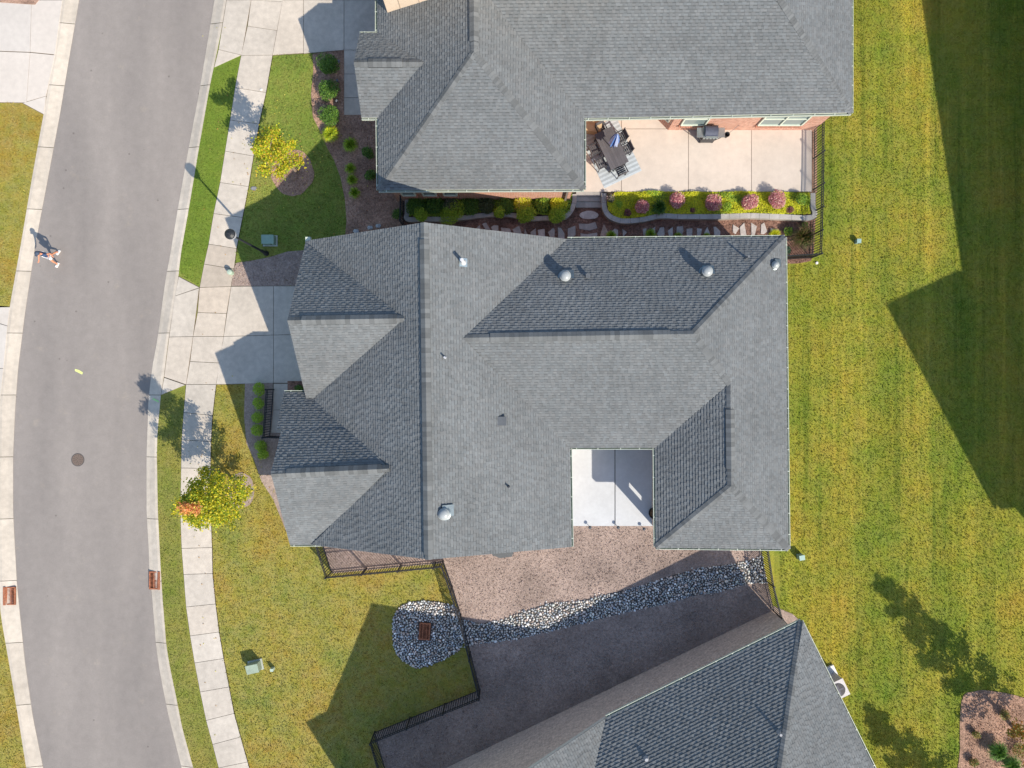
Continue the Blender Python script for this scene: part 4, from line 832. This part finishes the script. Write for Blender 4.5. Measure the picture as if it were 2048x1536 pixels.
# ------------------------------------------------------------------ street furniture and utilities
x, y = W(533, 507); lamp = thing('street_lamp', (x, y, 0), 'black post lamp with a round head beside the sidewalk', 'street lamp')
b = MB(); b.lathe((x, y, 0), [(.13, 0), (.13, .12), (.085, .2), (.07, .7), (.055, .75), (.05, 2.6), (.04, 3.9), (.06, 3.92), (.06, 4.0)], 14); b.build('pole', M_black, lamp, smooth=False)
b = MB(); b.lathe((x, y, 3.98), [(.07, 0), (.16, .08), (.20, .2)], 18); b.lathe((x, y, 4.40), [(.235, 0), (.22, .06), (.12, .13), (.03, .16), (.03, .24), (.005, .25)], 18); b.build('lamp_cap', M_black, lamp)
b = MB(); b.smooth = True; b.lathe((x, y, 4.17), [(.19, 0), (.225, .06), (.23, .14), (.215, .23)], 20, (.30, .31, .34)); b.build('globe', M_paint, lamp)
def utility(px, py, sx, sy, sz, col, label, rz=0, name='utility_box', pad=True):
    x, y = W(px, py); o = thing(name, (x, y, 0), label, 'utility box')
    b = MB(); b.box((x, y, sz*.42), (sx, sy, sz*.84), rz, col); A = Matrix.Rotation(rz, 4, 'Z')
    vs = [A @ Vector((a*sx/2*1.04, c*sy/2*1.04, 0))+Vector((x, y, sz*.84+d)) for a, c, d in ((-1, -1, 0), (1, -1, 0), (1, 1, 0), (-1, 1, 0), (-1, -1, sz*.08), (1, -1, sz*.08), (1, 1, sz*.16), (-1, 1, sz*.16))]
    b.mesh(vs, [(4, 5, 6, 7), (0, 1, 5, 4), (1, 2, 6, 5), (2, 3, 7, 6), (3, 0, 4, 7)], tuple(min(1, c*1.15) for c in col)); b.build('cabinet', M_paint, o)
    if pad: b = MB(); b.box((x, y, .025), (sx*1.25, sy*1.3, .05), rz, (.42, .45, .40)); b.build('base_pad', M_paint, o)
    b = MB(); b.box(Vector((x, y, sz*.55))+A @ Vector((sx*.2, -sy*.51, 0)), (.04, .03, .14), rz, (.1, .12, .1)); b.build('latch', M_paint, o)
utility(541, 482, .58, .42, .45, (.22, .33, .27), 'green utility cabinet on the shaded lawn behind the lamp')
utility(512, 1330, .58, .42, .55, (.26, .32, .25), 'larger green utility cabinet on the sunny front lawn', R(12)); utility(547, 1336, .14, .14, .3, (.36, .45, .38), 'tiny green utility post right of the larger cabinet', name='utility_post', pad=False)
utility(1598, 1112, .26, .24, .4, (.24, .36, .34), 'small pale green box on the back lawn by the house corner', R(10), pad=False); utility(1713, 484, .2, .2, .28, (.22, .34, .33), 'small teal box alone on the upper back lawn', pad=False)
x, y = W(464, 546); o = thing('utility_pedestal', (x, y, 0), 'round green pedestal on the mulch at the sidewalk corner', 'utility box')
b = MB(); b.lathe((x, y, 0), [(.12, 0), (.12, .25), (.13, .26), (.13, .3)], 16, (.35, .46, .36)); b.build('body', M_paint, o); b = MB(); b.lathe((x, y, .3), [(.125, 0), (.11, .05), (.03, .07)], 16, (.42, .52, .42)); b.build('lid', M_paint, o)
x, y = W(508, 377); b = MB(); b.slab([(x+.15*math.cos(t)*1.1, y+.1*math.sin(t)) for t in [i*math.pi/8 for i in range(16)]], 0, .03, (.2, .2, .22)); b.slab([(x+.11*math.cos(t)*1.1, y+.07*math.sin(t)) for t in [i*math.pi/8 for i in range(16)]], 0, .036, (.27, .27, .29)); tag(b.build('meter_cover', M_paint, origin=(x, y, 0)), 'dark oval meter cover set in the lawn left of the yellow tree', 'cover')
for px, py, r, lb in ((523, 180, .06, 'small round white survey disc on the upper sidewalk'), (1633, 526, .07, 'small round white cleanout cap on the lawn outside the fence corner')):
    x, y = W(px, py); b = MB(); b.lathe((x, y, .0), [(r, 0), (r, .05), (r*.7, .065)], 16, (.75, .75, .72)); tag(b.build('round_cap', M_paint, origin=(x, y, 0)), lb, 'cap')
# manhole
x, y = W(153, 920); mh = thing('manhole', (x, y, -.105), 'round iron manhole cover in the road', 'manhole cover')
b = MB(); circ = lambda r, n=28: [(x+r*math.cos(t), y+r*math.sin(t)) for t in [2*math.pi*i/n for i in range(n)]]
b.slab(circ(.33), -.11, -.099, (.10, .09, .085)); b.build('frame', M_paint, mh); b = MB(); b.slab(circ(.285), -.11, -.094, (.20, .15, .12))
for r_ in (.23, .15, .07):
    for i in range(int(r_*60)):
        t = 2*math.pi*i/int(r_*60); b.box((x+r_*math.cos(t), y+r_*math.sin(t), -.092), (.045, .03, .008), t, (.05, .045, .04))
b.build('lid', M_paint, mh)
def grate(c, sx, sy, z, rz, label, cols=2, hood=0):
    x, y = c; o = thing('storm_drain', (x, y, z), label, 'drain grate'); A = Matrix.Rotation(rz, 4, 'Z'); g = lambda a, c_, zz: A @ Vector((a, c_, 0))+Vector((x, y, zz))
    b = MB(); b.box((x, y, z-.045), (sx, sy, .03), rz, (.12, .1, .1)); b.build('pit', M_dark, o); b = MB()
    for s_ in (-1, 1): b.box(g(s_*(sx/2-.03), 0, z), (.06, sy, .05), rz); b.box(g(0, s_*(sy/2-.03), z), (sx, .06, .048), rz)
    b.build('frame', M_rust, o); b = MB(); n = 13
    for i in range(n): b.box(g(0, -sy/2+sy*(i+1)/(n+1), z-.004), (sx-.1, .022, .03), rz)
    for i in range(1, cols): b.box(g(-sx/2+sx*i/cols, 0, z), (.035, sy-.1, .034), rz)
    b.build('bars', M_rust, o)
    if hood: b = MB(); b.box(g(hood*(sx/2+.055), 0, z+.035), (.11, sy, .1), rz); b.build('hood', M_rust, o)
grate(W(307, 1161), .46, .9, -.03, R(0), 'rusty curb drain on the near side of the road', hood=1); grate(W(21, 1192), .46, .9, -.03, R(0), 'rusty curb drain at the left edge of the frame', hood=-1)
grate(gr_c, .55, .84, .13, R(-4), 'rusty drain grate in the middle of the stone basin', cols=3)
for q, col, lb in (([(150, 738), (158, 740), (166, 745), (164, 749), (156, 745), (150, 742)], (.72, .80, .28), 'yellow green paint dash in the middle of the road'), ([(306, 796), (318, 802), (317, 805), (305, 799)], (.42, .75, .30), 'green paint dash on the curb by the tree shadow')):
    b = MB(); zz = -.1 if q[0][0] < 200 else .034; b.slab(W2(q, zz), zz-.004, zz+.002, col); tag(b.build('paint_mark', M_paint), lb, 'paint mark')
for px, py, lb in ((1178, 1049, 'left'), (1234, 1049, 'middle'), (1285, 1052, 'right')):
    x, y = W(px, py); o = thing('path_light', (x, y, .0), 'small dark garden light on the edge of the pale patio, '+lb+' of three', 'garden light', 'garden lights on the patio edge')
    b = MB(); b.tube([(x, y-.06, 0), (x, y-.06, .42)], [.012, .012], 8); b.build('stake', M_black, o); b = MB(); b.lathe((x, y-.06, .42), [(.085, 0), (.08, .02), (.03, .06)], 12, (4, 4, 4)); b.build('cap', M_black, o)
for i, (px, py) in enumerate(((681, 129), (678, 167), (677, 207))):
    x, y = W(px, py); o = thing('path_light', (x, y, .0), 'small dark garden light beside the upper walk, '+ordn[i]+' from the top', 'garden light', 'garden lights along the upper walk')
    b = MB(); b.tube([(x, y, 0), (x, y, .35)], [.012, .012], 8); b.build('stake', M_black, o); b = MB(); b.lathe((x, y, .35), [(.075, 0), (.07, .02), (.03, .06)], 12, (7, 7, 7)); b.build('cap', M_black, o)
for px, py, r, lb in ((713, 463, .18, 'leftmost bluish boulder by the roof edge'), (741, 456, .17, 'middle bluish boulder by the roof edge'), (757, 453, .17, 'rightmost bluish boulder by the roof edge')):
    x, y = W(px, py); b = MB(); V = ico*(1+rng.uniform(-.15, .15, (12, 1)))*np.array([r, r*.7, r*.5])+np.array([x, y, .08]); b.mesh(V.tolist(), icf, (.42, .45, .47)); tag(b.build('boulder', M_cobble, origin=(x, y, 0)), lb, 'boulder', 'boulders by the roof edge')
# pot on the pale patio
x, y = W(1304, 1022); o = thing('plant_pot', (x, y, .2), 'round dark pot with dry soil on the pale patio by the wall', 'pot')
b = MB(); b.lathe((x, y, .2), [(.2, 0), (.27, .35), (.29, .36), (.29, .40), (.25, .40), (.24, .33), (.02, .33)], 24, (.5, .5, .5)); b.build('pot', M_paint if False else M_dark, o)
b = MB(); b.lathe((x, y, .52), [(.235, 0), (.2, .02), (.05, .04)], 20, (1.5, 1.4, 1.3)); b.build('soil', M_soil, o)
# AC unit by the angled house
x, y = W(1660, 1364, 0); o = thing('air_conditioner', (x, y, 0), 'white square air conditioner with round fan beside the angled house', 'air conditioner'); A = th
b = MB(); b.box((x, y, .05), (1.0, 1.0, .1), A, (.62, .62, .6)); b.build('pad', M_paint, o); b = MB(); b.box((x, y, .48), (.82, .82, .76), A, (.45, .44, .45))
b.box((x, y, .875), (.86, .86, .03), A, (.55, .53, .54)); b.build('housing', M_paint, o); b = MB(); b.lathe((x, y, .89), [(.33, 0), (.33, .012), (.28, .014)], 30, (.8, .8, .9)); b.build('fan_grille', M_dark, o)
b = MB(); b.box((x, y, .905), (.5, .1, .01), .4, (1.6, 1.6, 2)); b.box((x, y, .909), (.1, .5, .008), .4, (1.6, 1.6, 2)); b.build('fan', M_dark, o)
x2, y2 = W(1661, 1341, 0); b = MB(); b.box((x2, y2, .06), (.45, .5, .12), A, (.70, .72, .72)); tag(b.build('concrete_pad', M_paint, origin=(x2, y2, 0)), 'small empty white pad above the air conditioner', 'pad')

# ------------------------------------------------------------------ patio furniture
PZ = .35; tc = W(1223, 296, PZ+.75); ta = R(25.5)
U = Vector((math.cos(ta), math.sin(ta))); Vv = Vector((-math.sin(ta), math.cos(ta)))
ta_img = ta                                             # long axis leans left going up
U = Vector((math.cos(ta), math.sin(ta)))               # short axis
# rug
b = MB(); rc = W(1221, 306, PZ+.01); q = [(-1.02, -1.45), (1.02, -1.45), (1.02, 1.5), (-1.02, 1.5)]
n = 28
for i in range(n):
    y0 = -1.45+2.95*i/n; y1 = -1.45+2.95*(i+1)/n; t = .42 if i % 2 else .56
    pts = [(rc[0]+a*U.x+c_*Vv.x, rc[1]+a*U.y+c_*Vv.y) for a, c_ in ((-1.02, y0), (1.02, y0), (1.02, y1), (-1.02, y1))]; b.slab(pts, PZ-.01, PZ+.010+(.002 if i % 2 else 0), (t*.92, t*1.03, t*1.1))
tag(b.build('outdoor_rug', M_paint, origin=(rc[0], rc[1], PZ)), 'pale blue striped rug under the dining table', 'rug')
tb = thing('patio_table', (0, 0, 0), 'dark slatted dining table on the blue rug', 'table')
b = MB()
for i in range(7): b.box((-.405+.135*i, 0, .74), (.131, 1.9, .035), col=(random.uniform(.9, 1.1),)*3)
b.box((0, 0, .70), (.9, 1.8, .04), col=(.5, .5, .5)); M_tt = gen('table_top', (.115, .108, .115), .1, (3, 20, 60), .6, .3, .1, .002); b.build('tabletop', M_tt, tb)
for a in (-.4, .4):
    for c_ in (-.85, .85): b = MB(); b.box((a, c_, .34), (.06, .06, .68)); b.build('leg', M_dark, tb)
tb.location = (tc[0], tc[1], PZ); tb.rotation_euler.z = ta
um = thing('parasol', (0, 0, 0), 'closed blue and white parasol standing through the dining table', 'parasol')
b = MB(); b.tube([(0, 0, 0), (0, 0, 2.55)], [.022, .022], 10, (3, 3, 3)); b.build('pole', M_dark, um); b = MB(); b.lathe((0, 0, 0), [(.26, 0), (.26, .05), (.06, .08), (.04, .25)], 20); b.build('base', M_dark, um)
b = MB(); nn = 32
rings = []
for r_, z_2 in ((.17, 1.35), (.18, 1.5), (.15, 1.9), (.09, 2.35), (.015, 2.6)):
    rings.append([Vector((r_*(1+.38*math.cos(8*t))*math.cos(t), r_*(1+.38*math.cos(8*t))*math.sin(t), z_2)) for t in [2*math.pi*j/nn for j in range(nn)]])
for i in range(len(rings)-1):
    for j in range(nn): b.face([rings[i][j], rings[i][(j+1) % nn], rings[i+1][(j+1) % nn], rings[i+1][j]], (.10, .20, .48) if (j//4) % 2 else (.55, .62, .80))
b.build('canopy', M_paint, um); um.location = (tc[0], tc[1], PZ)
def chair():
    t = thing('patio_chair', (0, 0, 0), 'x', 'chair', 'dining chairs around the patio table')
    b = MB()
    for i in range(5): b.box((0, -.19+.095*i, .43), (.46, .075, .03))
    b.build('seat', M_tt, t); b = MB()
    for s_ in (-1, 1): b.bar((s_*.22, -.22, .42), (s_*.22, -.30, .88), .035)
    for i in range(4): b.box((0, -.235-.016*i, .52+.1*i), (.42, .03, .07))
    b.build('backrest', M_tt, t)
    for s_ in (-1, 1):
        b = MB(); b.bar((s_*.24, -.22, .64), (s_*.24, .22, .62), .05, .025); b.bar((s_*.24, .21, .43), (s_*.24, .21, .62), .03); b.build('armrest', M_dark, t)
        for c_ in (-.21, .21): b = MB(); b.bar((s_*.22, c_, 0), (s_*.22, c_, .43), .035); b.build('leg', M_dark, t)
    return t
ch = chair()
for i, (a, c_, rz, lb) in enumerate(((-.70, .35, -90, 'dark slatted chair on the left of the table, nearer the house corner'), (-.70, -.40, -90, 'dark slatted chair on the left of the table, nearer the front edge'), (.68, .35, 90, 'dark slatted chair on the right of the table, beside the parasol'), (.66, -.30, 90, 'dark slatted chair on the right of the table, mostly pushed under'), (0, 1.08, 180, 'dark slatted chair at the far end of the table'), (.02, -1.1, 0, 'dark slatted chair at the near end of the table'))):
    o = ch if i == 0 else copy_tree(ch); p = Vector(tc)+U*a+Vv*c_; o.location = (p.x, p.y, PZ+.012); o.rotation_euler.z = ta+R(rz); o['label'] = lb
# grill
gx, gy = W(1422, 264, PZ+.9); gr = thing('gas_grill', (gx, gy, PZ), 'stainless and dark gas grill with side shelves against the brick wall', 'grill')
b = MB(); b.box((gx, gy, PZ+.42), (.66, .44, .72)); b.build('cart', M_dark, gr)
b = MB(); b.box((gx, gy-.02, PZ+.84), (.72, .56, .14), col=(1.1, 1.1, 1.1)); b.build('firebox', M_metal, gr)
b = MB(); prof = [(math.cos(t)*.26, math.sin(t)*.20) for t in [math.pi*i/10 for i in range(11)]]
vs_ = [(gx+s_*.31, gy+.03+p_[0], PZ+.91+p_[1]) for s_ in (-1, 1) for p_ in prof]; b.mesh(vs_, [(i, i+1, 12+i, 11+i) for i in range(10)]+[tuple(range(11)), tuple(range(21, 10, -1))], (1.3, 1.5, 2.0)); b.build('lid', M_dark, gr)
b = MB(); b.bar((gx-.25, gy-.26, PZ+.98), (gx+.25, gy-.26, PZ+.98), .03, .03, (1.4, 1.4, 1.4)); b.build('handle', M_metal, gr)
for s_ in (-1, 1): b = MB(); b.box((gx+s_*.52, gy-.02, PZ+.88), (.30, .46, .04), col=(1.0, .96, .98)); b.build('side_shelf', M_metal, gr); b = MB(); b.bar((gx+s_*.6, gy-.2, PZ+.86), (gx+s_*.34, gy-.2, PZ+.35), .03); b.build('bracket', M_dark, gr)
for i in range(4): b = MB(); b.tube([(gx-.24+.16*i, gy-.30, PZ+.84), (gx-.24+.16*i, gy-.34, PZ+.84)], [.03, .026], 10); b.build('knob', M_dark, gr)
for a in (-.3, .3):
    for c_ in (-.2, .2): b = MB(); b.tube([(gx+a, gy+c_-.015, PZ+.05), (gx+a, gy+c_+.015, PZ+.05)], [.05, .05], 12); b.build('wheel', M_dark, gr)
x, y = W(1455, 268, PZ+.3); o = thing('ash_bucket', (x, y, PZ), 'small round black bucket with a long handled tool right of the grill', 'bucket')
b = MB(); b.lathe((x, y, PZ), [(.09, 0), (.12, .26), (.13, .27), (.11, .25), (.09, .02), (.01, .02)], 18); b.build('pail', M_black, o); b = MB(); b.bar((x, y, PZ+.1), (x+.42, y+.28, PZ+.75), .018, .018, (6, 6, 6)); b.build('tool', M_black, o)
x, y = W(1183, 249, PZ+.5); o = thing('storage_box', (x, y, PZ), 'tan covered box tucked in the patio corner under the gutter', 'box')
b = MB(); b.box((x, y, PZ+.27), (.95, .6, .54), R(-8), (.45, .31, .17)); b.build('body', M_paint, o); b = MB(); b.box((x, y, PZ+.57), (1.0, .66, .06), R(-8), (.58, .42, .25)); b.build('lid', M_paint, o)

# ------------------------------------------------------------------ person walking on the road
fx, fy = W(114, 517); Z0 = -.105; pr = thing('person', (fx, fy, Z0), 'person walking on the road in a navy top with a white patch and white shorts', 'person')
def skin(name, pts, edges, rad, root, m, parent, sub=1):
    me = bpy.data.meshes.new(name); me.from_pydata([tuple(p) for p in pts], edges, []); o = bpy.data.objects.new(name, me); C.objects.link(o); o.parent = parent
    md = o.modifiers.new('skin', 'SKIN'); md.use_smooth_shade = True
    for i, r_ in enumerate(rad):
        v = me.skin_vertices[0].data[i]; v.radius = (r_, r_) if not isinstance(r_, tuple) else r_; v.use_root = (i == root)
    s_ = o.modifiers.new('sub', 'SUBSURF'); s_.levels = sub; s_.render_levels = sub; me.materials.append(m); ALL.append(o); return o
B = [(0, 0, .95), (0, .02, 1.15), (0, .03, 1.38), (0, .01, 1.50), (0, -.01, 1.58), (0, -.02, 1.66), (0, -.01, 1.74),      # 0-6 spine, head
     (.10, 0, .92), (.11, -.20, .52), (.11, -.26, .10), (.11, -.38, .05),                        # 7-10 leg a (forward)
     (-.10, 0, .92), (-.11, .10, .52), (-.11, .36, .18), (-.11, .30, .05),                        # 11-14 leg b
     (.19, .03, 1.42), (.25, .20, 1.16), (.24, .12, .93), (.24, .08, .86),                        # 15-18 arm a (back)
     (-.19, .03, 1.42), (-.25, -.12, 1.18), (-.22, -.34, 1.08), (-.21, -.41, 1.06)]               # 19-22 arm b (forward)
Ed = [(0, 1), (1, 2), (2, 3), (3, 4), (4, 5), (5, 6), (0, 7), (7, 8), (8, 9), (9, 10), (0, 11), (11, 12), (12, 13), (13, 14), (2, 15), (15, 16), (16, 17), (17, 18), (2, 19), (19, 20), (20, 21), (21, 22)]
Rd = [(.14, .11), (.12, .10), (.16, .11), .055, .075, .10, .075, .09, .065, .045, .04, .09, .065, .045, .04, .06, .045, .032, .036, .06, .045, .032, .036]
def fingers(w_i, d):
    w_ = Vector(B[w_i]); d = Vector(d).normalized(); s_ = Vector((1, 0, 0)) if abs(d.x) < .5 else Vector((0, 1, 0))
    for j, (o_, ln) in enumerate(((-.026, .065), (-.009, .078), (.009, .072), (.026, .055))):
        i = len(B); B.append(tuple(w_+s_*o_+d*.05)); B.append(tuple(w_+s_*o_+d*(.05+ln*.6)+Vector((0, -.01, 0)))); B.append(tuple(w_+s_*o_+d*(.05+ln)+Vector((0, -.02, 0)))); Ed.extend([(w_i, i), (i, i+1), (i+1, i+2)]); Rd.extend([.010, .009, .008])
    i = len(B); B.append(tuple(w_+s_*.045+d*.015)); B.append(tuple(w_+s_*.058+d*.045)); Ed.extend([(w_i, i), (i, i+1)]); Rd.extend([.011, .009])
fingers(18, (0, -.2, -1)); fingers(22, (0, -.9, -.2))
skin('body', B, Ed, Rd, 0, M_skin, pr)
M_navy = plain('navy_cloth', (.05, .085, .17)); M_cloth = plain('white_cloth', (.75, .74, .74)); M_hair = plain('hair', (.06, .08, .12))
skin('shirt', [(0, .0, .98), (0, .02, 1.15), (0, .03, 1.38), (0, .02, 1.48), (.19, .03, 1.42), (.225, .11, 1.29), (-.19, .03, 1.42), (-.22, -.04, 1.30)], [(0, 1), (1, 2), (2, 3), (2, 4), (4, 5), (2, 6), (6, 7)], [(.17, .145), (.155, .13), (.185, .14), .075, .085, .075, .085, .075], 1, M_navy, pr)
skin('shorts', [(0, 0, .97), (.10, 0, .90), (.115, -.12, .66), (-.10, 0, .90), (-.115, .07, .66)], [(0, 1), (1, 2), (0, 3), (3, 4)], [(.16, .135), .115, .10, .115, .10], 0, M_cloth, pr)
b = MB(); b.smooth = True; b.lathe((0, .0, 1.66), [(.112, 0), (.118, .05), (.10, .11), (.05, .145), (.01, .15)], 18, A=Matrix.Rotation(R(8), 3, 'X')); b.mesh([(-.08, -.08, 1.71), (.08, -.08, 1.71), (.06, -.19, 1.69), (-.06, -.19, 1.69)], [(0, 1, 2, 3)], (1, 1, 1.4))
pr['_w'] = (0, 0, 0); b.build('cap', M_hair, pr)
b = MB(); b.box((0, .158, 1.28), (.14, .02, .12)); b.build('back_patch', M_cloth, pr)
b = MB(); b.smooth = True
for c_ in ((.035, -.115, 1.655), (-.035, -.115, 1.655)): b.lathe(c_, [(.012, -.008), (.014, 0), (.008, .01)], 8)
b.build('eyes', M_hair, pr)
b = MB(); b.box((0, -.128, 1.63), (.025, .03, .045)); b.box((0, -.115, 1.595), (.05, .012, .012), col=(.6, .4, .4)); b.box((.10, -.02, 1.64), (.02, .035, .06)); b.box((-.10, -.02, 1.64), (.02, .035, .06)); b.build('face', M_skin, pr)
for c_, rx in (((.11, -.33, .045), 0), ((-.11, .33, .06), -25)):
    b = MB(); b.box(c_, (.10, .28, .09), M=Matrix.Rotation(R(rx), 4, 'X')); b.box((c_[0], c_[1]-.1, c_[2]+.01), (.09, .1, .06), M=Matrix.Rotation(R(rx), 4, 'X'), col=(.9, .4, .35)); b.build('shoe', M_cloth, pr)
pr['_w'] = (fx, fy, Z0); pr.rotation_euler.z = R(-24); pr.scale = (.9, .9, .9)

for o in ALL:
    if '_w' in o: del o['_w']
